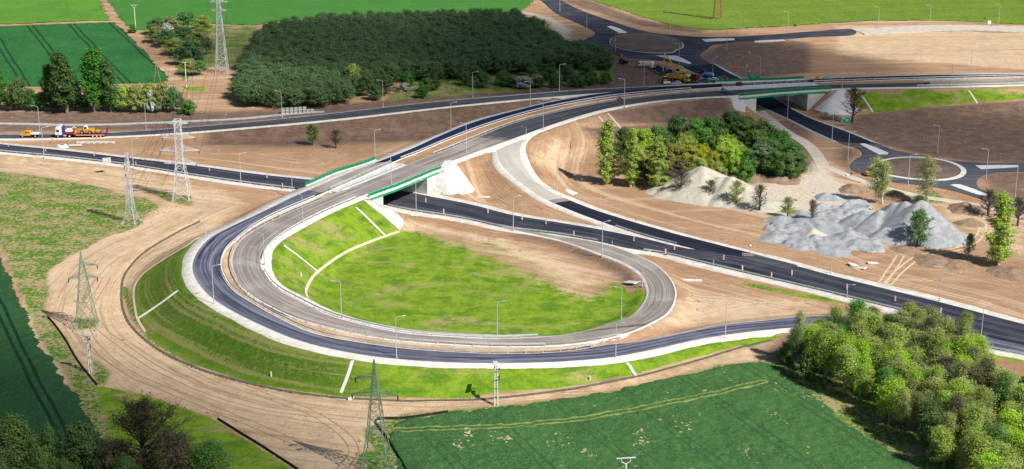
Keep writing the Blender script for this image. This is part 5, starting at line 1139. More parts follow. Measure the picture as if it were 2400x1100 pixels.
crop('crop_field', [(242, -60), (1268, -60), (1250, 10), (1215, 30), (1000, 32), (700, 44), (600, 60), (480, 56), (330, 72), (302, 66), (280, 45), (250, 0)], .3, (.030, .145, .028), (.048, .185, .028), (.075, .23, .036), 'smooth green crop field behind the dark wood', 1.6, (wp(300, 30), wp(1200, 12)), 400, .1, .1, .08, dots=.8, rows=(11.0, .35))
crop('crop_field', [(1340, -60), (1376, -2), (1430, 16), (1491, 36), (1582, 62), (1640, 69), (1700, 70), (1760, 67), (1870, 61), (1945, 55), (2054, 50), (2200, 50), (2300, 53), (2400, 58), (2560, 62), (2560, -60)], .3, (.032, .11, .018), (.08, .185, .018), (.21, .29, .028), 'green field with yellow flowering patches at the upper right', 1.2,
    (wp(1640, 60), wp(2300, 40)), 22, .6, 1.0, .15, (), 0, .9, (.03, .12, .02), rows=(5.0, .45))
# ------------------------------------------------------------------ narrow things laid on the ground
def lay(px, w_, h0, h1, name, m, kind='structure', label=None, cat=None, step=2.5, zz=None):
    pts = [np.array(hit(x, y)) if zz is None else np.array(P(x, y, zz)) for x, y in px]; A, _ = crom(pts, step); A[:, 2] = T(A[:, 0], A[:, 1]) if zz is None else zz
    D = np.gradient(A, axis=0)[:, :2]; D /= np.linalg.norm(D, axis=1)[:, None]; N = np.stack([-D[:, 1], D[:, 0], np.zeros(len(D))], 1)
    A1, B1 = A - N * w_ / 2, A + N * w_ / 2
    if zz is None:
        for Q in (A1, B1): Q[:, 2] = T(Q[:, 0], Q[:, 1])
    o = slab(A1, B1, h0, h1, len(A1)).build(name, m); return tag(o, label, cat, kind=kind)
M_DITCH = mottled('dark concrete channel', (.10, .095, .075), (.15, .14, .11), .9); M_TRACK = mottled('pale gravel track', (.50, .45, .38), (.60, .54, .46), .35, .95, (.40, .35, .28)); M_LIME = mottled('sandy edge strip', (.62, .50, .36), (.70, .60, .46), .5)
lay(DITCH, .55, -.3, .16, 'drainage_channel', M_DITCH, None, 'long dark drainage channel curving round the foot of the outer embankment', 'drain')
lay([(545, 543), (470, 556), (430, 581), (392, 603), (345, 634), (322, 658), (313, 690), (316, 720), (322, 748), (340, 778)], .5, -.2, .10, 'toe_strip', M_LIME, 'structure')
lay([(935, 543), (870, 566), (800, 598), (745, 638), (722, 668), (718, 690), (728, 712), (752, 735)], .6, -.2, .10, 'toe_strip', M_LIME, 'structure')
for px, l in (([(666, 577), (705, 606), (744, 637)], 'white concrete chute on the inner green slope, left one'), ([(834, 487), (868, 519), (902, 553)], 'white concrete chute on the inner green slope beside the bridge'), ([(441, 671), (382, 708), (323, 747)], 'pale chute down the left side of the outer embankment'),
        ([(832, 836), (816, 880), (799, 922)], 'pale stone lined chute on the outer embankment at the bottom'), ([(1470, 852), (1481, 868), (1491, 882)], 'short chute on the outer embankment near the lower right'), ([(2018, 223), (2032, 243), (2045, 263)], 'pale chute on the grass slope right of the far bridge'), ([(2270, 214), (2280, 228), (2290, 243)], 'pale chute on the grass slope at the far right'),
        ([(1403, 274), (1416, 290), (1430, 305)], 'left chute on the brown slope above the bright poplars'), ([(1425, 268), (1443, 288), (1462, 310)], 'right chute on the brown slope above the bright poplars')):
    lay(px, .7, -.2, .16, 'drainage_chute', M_CONC, None, l, 'chute')
lay([(1776, 258), (1810, 285), (1845, 312), (1880, 330), (1905, 352), (1922, 376), (1930, 395)], 4.2, -.3, .07, 'gravel_track', M_TRACK)
lay([(1940, 392), (1975, 408), (2030, 428), (2100, 448), (2180, 465), (2260, 476), (2330, 492), (2420, 515)], 3.4, -.3, .05, 'gravel_track', M_TRACK)
cdt_patch([p[:2] for p in wl([(1212, 238.5), (1250, 233), (1300, 228.5), (1370, 222.5), (1440, 217.8), (1400, 222.5), (1350, 229), (1318, 234), (1290, 232), (1250, 236)])], lambda X, Y: T(X, Y) + .27, 'gravel_gore', M_SHOULDER, 1.5)
cdt_patch([p[:2] for p in wl([(1408, 795), (1440, 787), (1467, 784), (1476, 789), (1466, 796), (1440, 803), (1424, 803)])], lambda X, Y: T(X, Y) + .27, 'gravel_gore', M_SHOULDER, 1.5)
lay([(-120, 290), (0, 290), (200, 293), (400, 287), (560, 279), (700, 266), (760, 262)], 3.0, -.3, .06, 'service_track', M_SHBLUE)
lay([(2010, 74), (2100, 70), (2180, 66), (2250, 65), (2320, 67), (2400, 70), (2560, 74)], 15.0, -.4, .10, 'unpaved_road', M_TRACK, zz=ZN)
# ================================================================== heaps of gravel and soil
M_PALEHEAP = mottled('pale sand and gravel', (.45, .42, .34), (.54, .51, .425), .3, .95, (.36, .34, .28), .7)
M_GREYHEAP = mottled('blue grey crushed gravel', (.285, .30, .315), (.375, .39, .405), .35, .95, (.22, .235, .25), .5)
M_BROWNHEAP = mottled('brown spoil', (.27, .18, .12), (.36, .25, .165), .6, .95, (.17, .115, .08), .8)
def heap(name, cones, m, label, cat='heap', rough=.5, step=.6, seed=1, spread=None, kind=None):
    """cones: (picture x, y of the base centre, height, radius)"""
    C = [(*P(x, y, 0)[:2], h, r) for x, y, h, r in cones]; x0 = min(c[0] - c[3] for c in C) - 2; x1 = max(c[0] + c[3] for c in C) + 2; y0 = min(c[1] - c[3] for c in C) - 2; y1 = max(c[1] + c[3] for c in C) + 2
    if spread: W = np.array(world_line(spread)); x0, y0 = np.minimum((x0, y0), W.min(0) - 1); x1, y1 = np.maximum((x1, y1), W.max(0) + 1)
    X, Y = np.meshgrid(np.arange(x0, x1, step), np.arange(y0, y1, step)); Hh = np.full(X.shape, -9.0)
    for i, (cx, cy, h, r) in enumerate(C):
        a = np.arctan2(Y - cy, X - cx); rr = r * (1 + .10 * np.sin(3 * a + i * 1.7 + seed) + .06 * np.sin(7 * a + i)); d = np.hypot(X - cx, Y - cy)
        v = h * (1 - d / rr); v = np.where(v > h * .9, h * .9 + (v - h * .9) * .5, v); Hh = np.maximum(Hh, v)
    if spread:
        s = sdf(X, Y, W) + 3.5 * vnoise(X, Y, 4, seed) + 1.6 * vnoise(X, Y, 1.3, seed + 2); Hh = np.maximum(Hh, np.minimum(s * .8, .25 + 1.7 * np.abs(vnoise(X, Y, 2.8, seed + 3)) + 2.2 * np.maximum(vnoise(X, Y, 7, seed + 5), 0)))
    Hh = Hh + rough * (vnoise(X, Y, 2.6, seed + 9) * .5 + vnoise(X, Y, 1.1, seed + 10) * .25 + (np.abs(vnoise(X * 1.0, Y * .35, 1.6, seed + 12))) * .5) * np.clip(Hh + .4, 0, 1)
    k = Hh > -.35; id_ = np.full(X.shape, -1); id_[k] = np.arange(k.sum()); q = k[:-1, :-1] & k[:-1, 1:] & k[1:, 1:] & k[1:, :-1]
    F = np.stack([id_[:-1, :-1][q], id_[:-1, 1:][q], id_[1:, 1:][q], id_[1:, :-1][q]], -1); Z = T(X, Y) + Hh
    o = npmesh(name, np.stack([X[k], Y[k], Z[k]], 1), F, m, smooth=True); return tag(o, label, cat, kind=kind)
heap('gravel_heap', [(1645, 449, 8.4, 14), (1612, 450, 5.0, 11), (1578, 447, 2.8, 8), (1686, 458, 6.0, 11), (1712, 462, 6.8, 11), (1742, 472, 4.0, 9), (1775, 482, 2.2, 8)], M_PALEHEAP, 'tall pale beige gravel heap with three humps in front of the round trees', rough=.45)
heap('gravel_heap', [(2155, 550, 10.6, 13.0), (2118, 542, 9.3, 9.5), (2092, 536, 8.2, 9.0), (2060, 538, 6.0, 7.5), (2025, 530, 5.0, 7), (2003, 528, 3.6, 5), (2200, 552, 3.6, 7.5), (2075, 560, 3.6, 5.5)], M_GREYHEAP, 'largest blue grey gravel heap behind the light green layered tree', rough=.22, seed=4, step=.5)
heap('gravel_spread', [(1832, 520, 1.6, 5), (1880, 510, 1.4, 4), (1820, 560, 1.3, 5), (1880, 575, 1.4, 5), (1990, 560, 2.4, 5), (2010, 575, 1.6, 4.5), (1925, 488, 1.8, 3), (1955, 590, 1.0, 5)], M_GREYHEAP, 'low lumpy spread of blue grey gravel left of the largest heap', 'gravel', rough=.5, seed=6, step=.45,
    spread=[(1795, 532), (1808, 516), (1850, 504), (1882, 498), (1905, 508), (1940, 494), (1990, 478), (2032, 478), (2040, 492), (1985, 512), (1985, 535), (2030, 556), (2080, 574), (2065, 592), (2000, 586), (1950, 592), (1870, 586), (1825, 572), (1806, 552)])
heap('sand_heap', [(1905, 556, 2.6, 4.2)], mottled('beige sand', (.50, .43, .33), (.58, .50, .40), .5), 'small beige sand heap in the middle of the grey gravel spread', rough=.15, step=.4)
heap('gravel_heap', [(1935, 466, 1.9, 3.6), (1955, 468, 1.4, 3)], M_GREYHEAP, 'small grey gravel heap behind the spread, on the yard', rough=.3, step=.4, seed=8)
for x, y, h, r, l in ((1998, 447, 2.0, 4.6, 'brown soil heap left of the birches behind the yard'), (2096, 464, 2.2, 5, 'brown soil heap between the birches and the roundabout'), (2263, 492, 2.4, 5.5, 'brown soil heap left of the bare tree at the right'), (2272, 524, 1.6, 4, 'smaller brown soil heap above the small dark tree'),
        (1830, 424, 1.6, 6, 'brown spoil heap at the right rim of the round trees'), (1770, 418, 1.4, 5, 'brown spoil heap behind the pale heap'), (2120, 585, .9, 3.5, 'low earth heap at the foot of the large gravel heap'), (2190, 612, 1.0, 6, 'low ridge of dug earth right of the tracks'), (2240, 618, .9, 5, 'dug earth clod ridge beside the lamp at the lower right'), (2370, 640, 1.4, 6, 'dug earth heap at the right picture edge')):
    heap('soil_heap', [(x, y, h, r), (x + 12, y + 2, h * .6, r * .7)], M_BROWNHEAP, l, rough=.8, step=.45, seed=int(x) % 17)
# rubble and slabs
def slabs(items, label, name, cat, m=M_CONC, group=None):
    for (x, y, a, b, c, rz, tilt), l in zip(items, label):
        p_ = hit(x, y); o = MB().box((0, 0, c / 2), (a, b, c), R(rz), R(tilt)).build(name, m, None, .04); o.location = p_; tag(o, l, cat, group)
slabs([(2000, 622, 3.0, 2.0, .3, 20, 14), (2018, 630, 2.6, 2.0, .3, -35, -10), (2045, 618, 3.2, 1.2, .3, 15, 8)], ['broken slab at the left of the pile beside the wheel tracks', 'pale tilted slab at the front of the pile beside the wheel tracks', 'long slab at the right of the pile beside the wheel tracks'], 'concrete_slab', 'slab')
slabs([(1618, 659, 6.0, 1.4, .35, -3, 0), (1132, 464, 6.3, 1.1, .4, -2, 0), (1335, 452, 4.2, 3.0, .25, -38, 6), (1481, 663, 4.2, 2.6, .3, -50, -12), (820, 938, .9, .6, .5, 20, 0), (826, 935, .7, .5, .4, -20, 0), (972, 507, 2.2, .7, .2, -12, 0)],
    ['long pale concrete slab right of the loop exit curve', 'long pale concrete slab right of the white cone', 'tilted paved slab at the foot of the pale ramp', 'grey paved spillway beside the kerb of the loop exit', 'small pale block left of the green pylon', 'small grey block beside the pale one left of the pylon', 'small white slab on soil right of the near bridge'], 'concrete_slab', 'slab')
rr = random.Random(4)
for i in range(14):
    x, y = rr.uniform(1790, 1850), rr.uniform(408, 424); s_ = rr.uniform(.4, 1.1); o = MB().box((0, 0, s_ * .3), (s_ * 1.3, s_, s_ * .6), rr.uniform(0, 3), rr.uniform(-.4, .4), 0, (.8, .7)).build('rubble_block', M_GREYHEAP, None, .05); o.location = hit(x, y); tag(o, 'rough grey block of the rubble patch behind the pale heap', 'rubble', 'grey blocks of the rubble patch')
# stacked kerb pallets
b0 = hit(664, 268); row_l = ['first', 'second', 'third', 'fourth', 'fifth', 'sixth', 'seventh', 'eighth']
for i, x in enumerate((664, 674, 684, 694, 704, 714, 723, 732)):
    p_ = hit(x, 267 - i * .55); root = empty('block_stack', p_, R(4), f'grey pallet stack of concrete kerbs, {row_l[i]} from the left behind the slip road', 'block stack', 'pallet stacks of concrete kerbs')
    n_ = 4 if i < 6 else 2
    for k in range(n_):
        MB().box((0, 0, .28 + k * .52), (1.25 - .08 * (k % 2), 1.9, .42)).build('block_layer', M_CONCG if k % 2 else M_CONC, root, .04); MB().box((0, 0, .04 + k * .52), (1.3, 1.9, .07)).build('pallet', M_WOOD, root)
# culvert head and gabion wall at the left
root = empty('culvert_head', hit(146, 346), R(5), 'round pale concrete culvert mouth in a cone of paving between the two roads, left', 'culvert')
m = MB(); n = 22
for j, (rr_, zz_) in enumerate(((2.3, -.1), (1.6, .9), (.62, 1.0))):
    for i in range(n): a = 2 * math.pi * i / n; m.v.append((rr_ * math.cos(a), rr_ * math.sin(a), zz_))
m.f = [(j * n + i, j * n + (i + 1) % n, (j + 1) * n + (i + 1) % n, (j + 1) * n + i) for j in range(2) for i in range(n)]; m.build('paved_collar', M_CONC, root)
MB().cyl((0, 0, .9), .62, .3, 'Z', 16).build('opening', M_BLACK, root); MB().box((4.3, .6, .55), (4.2, 1.0, .5), 0).build('channel_slab', M_CONC, root)  # solid black disc paints the darkness inside the culvert mouth
root = empty('retaining_wall', hit(224, 337), R(1), 'pale stone retaining edge with rubble below the low loader', 'retaining wall'); MB().box((0, 0, .35), (13, .9, .7)).build('wall', M_SHOULDER, root, .08)
for i in range(6): MB().box((-5.3 + i * 2.1, -.55, .3), (.9, .25, .5)).build('buttress', M_CONCG, root)
# cable drums, box
for i, x in enumerate((1934, 1942)):
    root = empty('cable_drum', P(x, 184.5, ZT + .02), R(0), f"pale cable drum on the far shoulder right of the far bridge, {('left', 'right')[i]} one", 'cable drum')
    for s in (-1, 1): MB().cyl((0, s * .35, .72), .72, .1, 'Y', 18).build('flange', M_BONE, root)
    MB().cyl((0, 0, .72), .35, .65, 'Y', 14).build('core', M_DGREY, root)
    MB().cyl((0, -.42, .72), .2, .06, 'Y', 12).build('hub', M_DGREY, root)
o = MB().box((0, 0, .35), (1.3, .8, .7)).build('tool_box', M_ORANGE, None, .05); o.location = P(1916, 184, ZT); tag(o, 'orange box on the far shoulder left of the cable drums', 'box')

# ================================================================== vehicles (local +X is forward)
def wheels(root, xs, half, r, w=.32, rim=M_WHITE, twin=False):
    ty = MB().cyl((0, 0, 0), r, w, 'Y', 18).mesh('tyre'); ty.materials.append(M_BLACK); ri = MB().cyl((0, 0, 0), r * .52, w + .05, 'Y', 12).mesh('rim'); ri.materials.append(rim)
    for x in xs:
        for s in (-1, 1):
            t_ = bpy.data.objects.new('wheel', ty); COL.objects.link(t_); t_.parent = root; t_.location = (x, s * (half - w / 2), r)
            q = bpy.data.objects.new('rim', ri); COL.objects.link(q); q.parent = t_
def veh(name, x, y, z, rz, label, cat, scale=1.0, group=None):
    p_ = P(x, y, z) if z is not None else hit(x, y); root = empty(name, p_ + Vector((0, 0, .03)), R(rz), label, cat, group); root.scale = (scale,) * 3; return root
def car(x, y, z, rz, col, label, van=False):
    root = veh('parked_car', x, y, z, rz, label, 'car')
    body = [(-2.1, .35), (2.1, .35), (2.15, .62), (2.0, .82), (1.0, .95), (-2.0, 1.0), (-2.15, .7)] if not van else [(-2.3, .35), (2.3, .35), (2.35, .8), (1.6, 1.1), (-2.3, 1.15)]
    MB().prism(body, -.85, .85).build('body', col, root, .07)
    cab = [(-1.9, .95), (1.05, .93), (.35, 1.42), (-1.3, 1.45)] if not van else [(-2.25, 1.1), (1.6, 1.08), (.9, 1.9), (-2.2, 1.95)]
    MB().prism(cab, -.72, .72).build('roof', col, root, .08)
    t_ = 1.42 if not van else 1.85
    MB().box((-.2, 0, (t_ + .95) / 2), (1.9, 1.5, (t_ - .95) * .62)).build('window', M_GLASS, root, .03); MB().box((.72, 0, (t_ + .97) / 2), (.06, 1.25, .5), 0, R(-52)).build('windscreen', M_GLASS, root); MB().box((-1.65, 0, (t_ + .97) / 2), (.06, 1.2, .45), 0, R(38)).build('rear_window', M_GLASS, root)
    for s in (-1, 1): MB().box((2.1, s * .6, .68), (.1, .32, .15)).build('headlight', M_WHITE, root); MB().box((-2.12, s * .66, .78), (.08, .25, .16)).build('tail_light', M_RED, root)
    wheels(root, (-1.3, 1.3), .86, .32, .22, M_GALV); return root
def truck_cab(root, x, col, col2=None, h=3.0, w=2.45, l=2.1):
    c = MB().prism([(x - l / 2, .6), (x + l / 2, .6), (x + l / 2 + .05, 1.5), (x + l / 2 - .15, h - .15), (x + l / 2 - .5, h), (x - l / 2, h)], -w / 2, w / 2).build('cab', col, root, .08)
    MB().box((x + l / 2 - .02, 0, h * .66), (.1, w * .86, h * .24), 0, R(-6)).build('windscreen', M_GLASS, c)
    for s in (-1, 1):
        MB().box((x + .25, s * w / 2, h * .64), (l * .45, .05, h * .22)).build('side_window', M_GLASS, c); MB().box((x + l / 2 - .1, s * (w / 2 + .18), h * .66), (.1, .12, .5)).build('mirror', M_DGREY, c); MB().box((x + l / 2 + .04, s * w * .36, .85), (.08, .4, .2)).build('headlight', M_WHITE, c)
    MB().box((x + l / 2 + .05, 0, 1.35), (.06, w * .7, .45)).build('grille', M_DGREY, c); MB().box((x + l / 2 + .03, 0, .6), (.25, w, .35)).build('bumper', col2 or col, c, .04); return c
# yellow crew pickup with flatbed
root = veh('flatbed_pickup', 70, 320.5, .62, 180, 'yellow crew cab pickup with a pale flatbed on the slip road at the left', 'pickup truck')
MB().prism([(.5, .45), (3.0, .45), (3.1, .8), (2.9, 1.15), (2.1, 1.25), (1.45, 2.1), (-.35, 2.15), (-.45, .45)], -1, 1).build('cab', M_YEL, root, .08)
for x_ in (.1, .95): MB().box((x_, 0, 1.68), (.62, 2.03, .48)).build('side_window', M_GLASS, root)
MB().box((1.83, 0, 1.66), (.06, 1.7, .75), 0, R(-38)).build('windscreen', M_GLASS, root); MB().box((-1.7, 0, .62), (2.9, 1.0, .25)).build('chassis', M_BLACK, root)
MB().box((-1.85, 0, .98), (3.1, 2.15, .12)).build('flatbed', M_GALV, root)
for s in (-1, 1): MB().box((-1.85, s * 1.06, 1.2), (3.1, .05, .36)).build('side_board', M_CONC, root); MB().box((3.05, s * .75, .85), (.1, .3, .2)).build('headlight', M_WHITE, root)
MB().box((-.5, 0, 1.5), (.1, 1.9, .9)).build('headboard', M_YEL, root); MB().box((-3.4, 0, 1.2), (.05, 2.1, .36)).build('tail_board', M_CONC, root); wheels(root, (2.2, -2.2), 1.0, .38, .28, M_WHITE)
MB().box((1.0, 0, 2.2), (.3, 1.0, .12)).build('beacon_bar', M_ORANGE, root)
# low loader: tractor unit and red trailer
zt_ = .68; root = veh('low_loader_truck', 190, 321, zt_, 181, 'white and blue truck with a long red low loader trailer on the slip road', 'truck', 1.05)
truck_cab(root, 7.0, M_WHITE, M_BLUE, 3.55, 2.5, 2.2); MB().box((5.65, 0, 2.2), (.5, 2.5, 3.1)).build('rear_panel', M_BLUE, root, .08); MB().box((7.0, 0, .75), (2.3, 2.56, .5)).build('side_skirt', M_BLUE, root, .05); MB().prism([(6.2, 3.5), (7.6, 3.5), (6.4, 4.0), (6.0, 4.0)], -1.1, 1.1).build('roof_spoiler', M_WHITE, root, .06)
MB().box((4.2, 0, .85), (4.4, .9, .3)).build('chassis', M_DGREY, root); MB().box((5.0, -1.05, .7), (.9, .35, .5)).box((5.0, 1.05, .7), (.9, .35, .5)).build('fuel_tank', M_GALV, root)
wheels(root, (7.3, 3.5), 1.25, .5, .34, M_WHITE)
tr = MB().prism([(-8.4, .75), (-8.4, 1.0), (1.4, 1.0), (2.0, 1.55), (4.9, 1.55), (4.9, 1.3), (2.2, 1.28), (1.6, .62), (-4, .6)], -1.27, 1.27).build('trailer_bed', M_CRIMSON, root)
for s in (-1, 1):
    MB().box((-8.75, s * .75, 2.1), (.16, .75, 2.6), 0, R(-14)).build('loading_ramp', M_CRIMSON, tr)
    MB().box((-3.5, s * 1.29, .85), (9.4, .04, .12)).build('side_marking', M_WHITE, tr)
MB().box((2.1, 0, 1.85), (.12, 2.4, .6)).build('headboard', M_CRIMSON, tr)
wheels(root, (-4.2, -5.5, -6.8), 1.26, .42, .34, M_WHITE)
TRUCK = root
def aboard(r, px, dz): r.location = TRUCK.location + Vector(((px - 190) / 6.72, -(px - 190) / 6.72 * math.tan(R(-1)), dz)); return r
# wheel loader on the trailer
root = veh('wheel_loader', 202.5, 321, zt_ + 1.08, 181, 'yellow wheel loader with a white cab riding on the red trailer', 'wheel loader', .92)
aboard(root, 202.5, 1.06)
MB().prism([(-3.1, .9), (-.3, .8), (-.3, 1.9), (-1.0, 2.15), (-2.7, 2.0), (-3.2, 1.6)], -.95, .95).build('engine_hood', M_YEL, root, .1); MB().prism([(-.3, .7), (1.6, .7), (1.7, 1.3), (.6, 1.6), (-.3, 1.5)], -.6, .6).build('front_frame', M_YEL, root, .06)
c = MB().prism([(-.7, 1.5), (.75, 1.5), (.85, 2.2), (.6, 3.1), (-.7, 3.1)], -.75, .75).build('cab', M_WHITE, root, .07); MB().box((0, 0, 2.35), (1.05, 1.55, .95)).build('side_window', M_GLASS, c); MB().box((.78, 0, 2.4), (.06, 1.2, 1.0)).build('windscreen', M_GLASS, c)
MB().bar((.8, .4, 1.5), (2.9, .4, 1.9), .17).bar((.8, -.4, 1.5), (2.9, -.4, 1.9), .17).bar((2.9, 0, 1.9), (3.7, 0, .9), .2).build('lift_arm', M_YEL, root); MB().prism([(3.5, .3), (4.6, .2), (4.0, .6), (3.9, 1.4), (3.4, 1.2)], -1.25, 1.25).build('bucket', M_YEL, root)
MB().bar((-3.0, .7, 2.0), (-3.0, .7, 2.9), .12).build('exhaust', M_YEL, root); wheels(root, (1.35, -1.6), 1.1, .72, .5, M_YEL)
root = veh('skid_machine', 163, 321, zt_ + 1.62, 181, 'small white machine behind the truck cab on the red trailer', 'machine', .9)
aboard(root, 163, 1.63)
MB().prism([(-1.3, .2), (1.2, .2), (1.4, 1.0), (.7, 1.5), (-1.2, 1.4)], -.8, .8).build('body', M_WHITE, root, .1); MB().bar((-1.0, 0, 1.3), (-2.0, 0, 2.3), .16).bar((-2.0, 0, 2.3), (-2.9, 0, 1.5), .13).build('arm', M_WHITE, root); MB().box((0, 0, .15), (2.2, 1.7, .3)).build('track', M_BLACK, root)
root = veh('trench_roller', 230.5, 320.6, zt_ + 1.06, 181, 'small yellow machine at the rear end of the red trailer', 'machine', .9)
aboard(root, 230.5, 1.06)
MB().box((0, 0, 1.1), (1.6, 1.2, .9)).build('body', M_YEL, root, .08); [MB().cyl((x_, 0, .45), .45, 1.2, 'Y', 14).build('drum', M_DGREY, root) for x_ in (-.8, .8)]; MB().bar((-.7, 0, 1.5), (-.7, 0, 2.1), .07).build('handle', M_DGREY, root)
# machines by the far roundabout
def tractor(x, y, rz, col, label, z=ZN, sc=1.0):
    root = veh('farm_tractor', x, y, z, rz, label, 'tractor', sc)
    MB().prism([(.3, .9), (2.4, .8), (2.5, 1.3), (2.2, 1.6), (.3, 1.75)], -.42, .42).build('bonnet', col, root, .08); c = MB().prism([(-1.4, 1.1), (.4, 1.1), (.3, 2.6), (-1.2, 2.6)], -.75, .75).build('cab', M_GLASS, root, .05); MB().box((-.45, 0, 2.68), (1.9, 1.7, .16)).build('roof', col, root, .04); MB().box((-.5, 0, 1.0), (2.0, 1.1, .5)).build('chassis', M_DGREY, root)
    for s in (-1, 1): MB().box((-.9, s * .95, 1.72), (1.3, .4, .1)).build('mudguard', col, root)
    MB().bar((1.1, .35, 1.6), (1.1, .35, 2.5), .05).build('exhaust', M_DGREY, root); wheels(root, (-.9,), 1.2, .85, .45, M_WHITE); wheels(root, (1.8,), 1.0, .5, .3, M_WHITE); return root
def digger(x, y, rz, label, body_m, boom_m, pts, z=ZN, sc=1.0, tracks=True):
    root = veh('excavator', x, y, z, rz, label, 'excavator', sc)
    for s in (-1, 1): MB().prism([(-1.9, .3), (-1.6, 0), (1.6, 0), (1.9, .3), (1.9, .6), (1.6, .85), (-1.6, .85), (-1.9, .6)], s * 1.25 - .28, s * 1.25 + .28).build('track', M_BLACK, root, .05)
    MB().cyl((0, 0, .95), .7, .3, 'Z', 16).build('turntable', M_DGREY, root)
    MB().prism([(-2.1, 1.1), (1.2, 1.1), (1.2, 1.9), (-.4, 2.1), (-2.0, 2.2), (-2.3, 1.7)], -1.25, 1.25).build('body', body_m, root, .1); c = MB().prism([(-.1, 1.6), (1.35, 1.6), (1.4, 2.4), (1.1, 3.0), (-.1, 3.0)], .3, 1.2).build('cab', body_m, root, .06)
    MB().box((.6, 1.21, 2.4), (1.1, .04, .85)).build('side_window', M_LBLUE if body_m is M_DGREY else M_GLASS, c); MB().box((1.3, .75, 2.35), (.06, .75, .9)).build('windscreen', M_GLASS, c)
    bm_ = MB(); 
    for a, b in zip(pts[:-2], pts[1:-1]): bm_.bar((a[0], -.2, a[1]), (b[0], -.2, b[1]), .36, 4, .3)
    bm_.build('boom', boom_m, root); MB().bar((pts[-2][0], -.2, pts[-2][1]), (pts[-1][0], -.2, pts[-1][1]), .32, 4, .26).build('stick', boom_m, root)
    MB().bar((pts[0][0] + .3, -.2, 1.3), ((pts[0][0] + pts[1][0]) / 2 + .1, -.2, (pts[0][1] + pts[1][1]) / 2 - .2), .09, 6).build('hydraulic_ram', M_DGREY, root)
    bx_, bz_ = pts[-1]; MB().prism([(bx_ - .6, bz_ + .1), (bx_ + .3, bz_ + .1), (bx_ + .1, bz_ - .9), (bx_ - .7, bz_ - .8), (bx_ - 1.0, bz_ - .3)], -.75, .35).build('bucket', M_DGREY, root); return root
digger(1462, 149, 130, 'dark excavator with an orange boom left of the white tank truck', M_DGREY, M_ORANGE, [(.8, 1.6), (2.0, 4.0), (3.4, 3.8), (3.2, 1.5)], sc=.85)
digger(1592, 178, 178, 'tall yellow excavator with its long boom folded up over the machines', M_YEL, M_YEL, [(.8, 1.9), (2.8, 4.6), (5.6, 8.2), (6.0, 1.6)], sc=1.12)
root = veh('tank_truck', 1515, 158, ZN, 158, 'white tank truck facing left below the far roundabout', 'truck', .85)
truck_cab(root, 3.0, M_WHITE, M_DGREY, 2.9, 2.4, 1.9); MB().prism([(-3.6, 1.0), (1.8, 1.0), (1.8, 2.7), (1.5, 3.0), (-3.3, 3.0), (-3.7, 2.6)], -1.2, 1.2).build('tank_body', M_WHITE, root, .2); MB().box((-.5, 0, .8), (7, .9, .3)).build('chassis', M_BLACK, root); wheels(root, (3.0, -1.6, -2.8), 1.2, .5, .34, M_GALV); MB().box((0, 0, 3.05), (4.6, .5, .08)).build('walkway', M_DGREY, root)
root = veh('backhoe', 1528, 163, ZN, 60, 'orange and cream backhoe behind the white tank truck', 'backhoe', .8)
MB().prism([(-1.6, .6), (1.8, .6), (1.9, 1.3), (.3, 1.5), (-1.6, 1.4)], -.8, .8).build('body', M_ORANGE, root, .06); MB().prism([(-1.3, 1.4), (.3, 1.4), (.2, 2.7), (-1.2, 2.7)], -.75, .75).build('cab', M_BONE, root, .05); MB().bar((-1.5, 0, 1.2), (-2.3, 0, 3.4), .16).bar((-2.3, 0, 3.4), (-3.2, 0, 1.2), .13).build('digging_arm', M_ORANGE, root); MB().prism([(2.2, .2), (3.0, .2), (2.6, 1.1), (2.2, .9)], -1.1, 1.1).build('front_bucket', M_BONE, root); wheels(root, (-.9, 1.3), 1.0, .6, .4, M_BONE)
tractor(1540, 168, 150, M_DGREY, 'dark tractor right of the backhoe', sc=.95); tractor(1552, 172, 155, M_BLUE, 'dark blue tractor left of the yellow boom'); tractor(1567, 176, 150, M_BLUE, 'blue tractor behind the yellow boom', sc=.9)
root = veh('tipper_truck', 1590, 191, ZN, -32, 'yellow tipper truck with a dark load facing the elevated road', 'truck', 1.12)
truck_cab(root, 3.6, M_LEMON, M_DGREY, 2.9, 2.5, 1.9); MB().prism([(-4.6, 1.1), (2.3, 1.1), (2.4, 2.2), (-4.7, 2.2)], -1.25, 1.25).build('tipper_body', M_YEL, root, .05); MB().prism([(-4.2, 2.0), (2.0, 2.0), (1.0, 2.7), (-3.4, 2.6)], -1.0, 1.0).build('load', M_BROWNHEAP, root, .1); MB().box((-.5, 0, .85), (8.5, .9, .3)).build('chassis', M_BLACK, root); wheels(root, (3.4, -1.8, -3.1), 1.25, .52, .36, M_YEL)
root = veh('box_truck', 1616, 191, ZN, -38, 'dark red truck beside the yellow tipper truck', 'truck', 1.08)
truck_cab(root, 2.7, M_MAROON, M_MAROON, 3.2, 2.5, 2.0); MB().box((-1.2, 0, 2.0), (5.0, 2.4, 1.7)).build('load_body', M_DGREY, root, .05); MB().box((-.5, 0, .85), (6.8, .9, .3)).build('chassis', M_BLACK, root); wheels(root, (2.6, -2.2), 1.25, .5, .36, M_GALV)
root = veh('compact_loader', 1558, 194, ZN, -72, 'small black and yellow loader with a white blade left of the silver car', 'loader', .9)
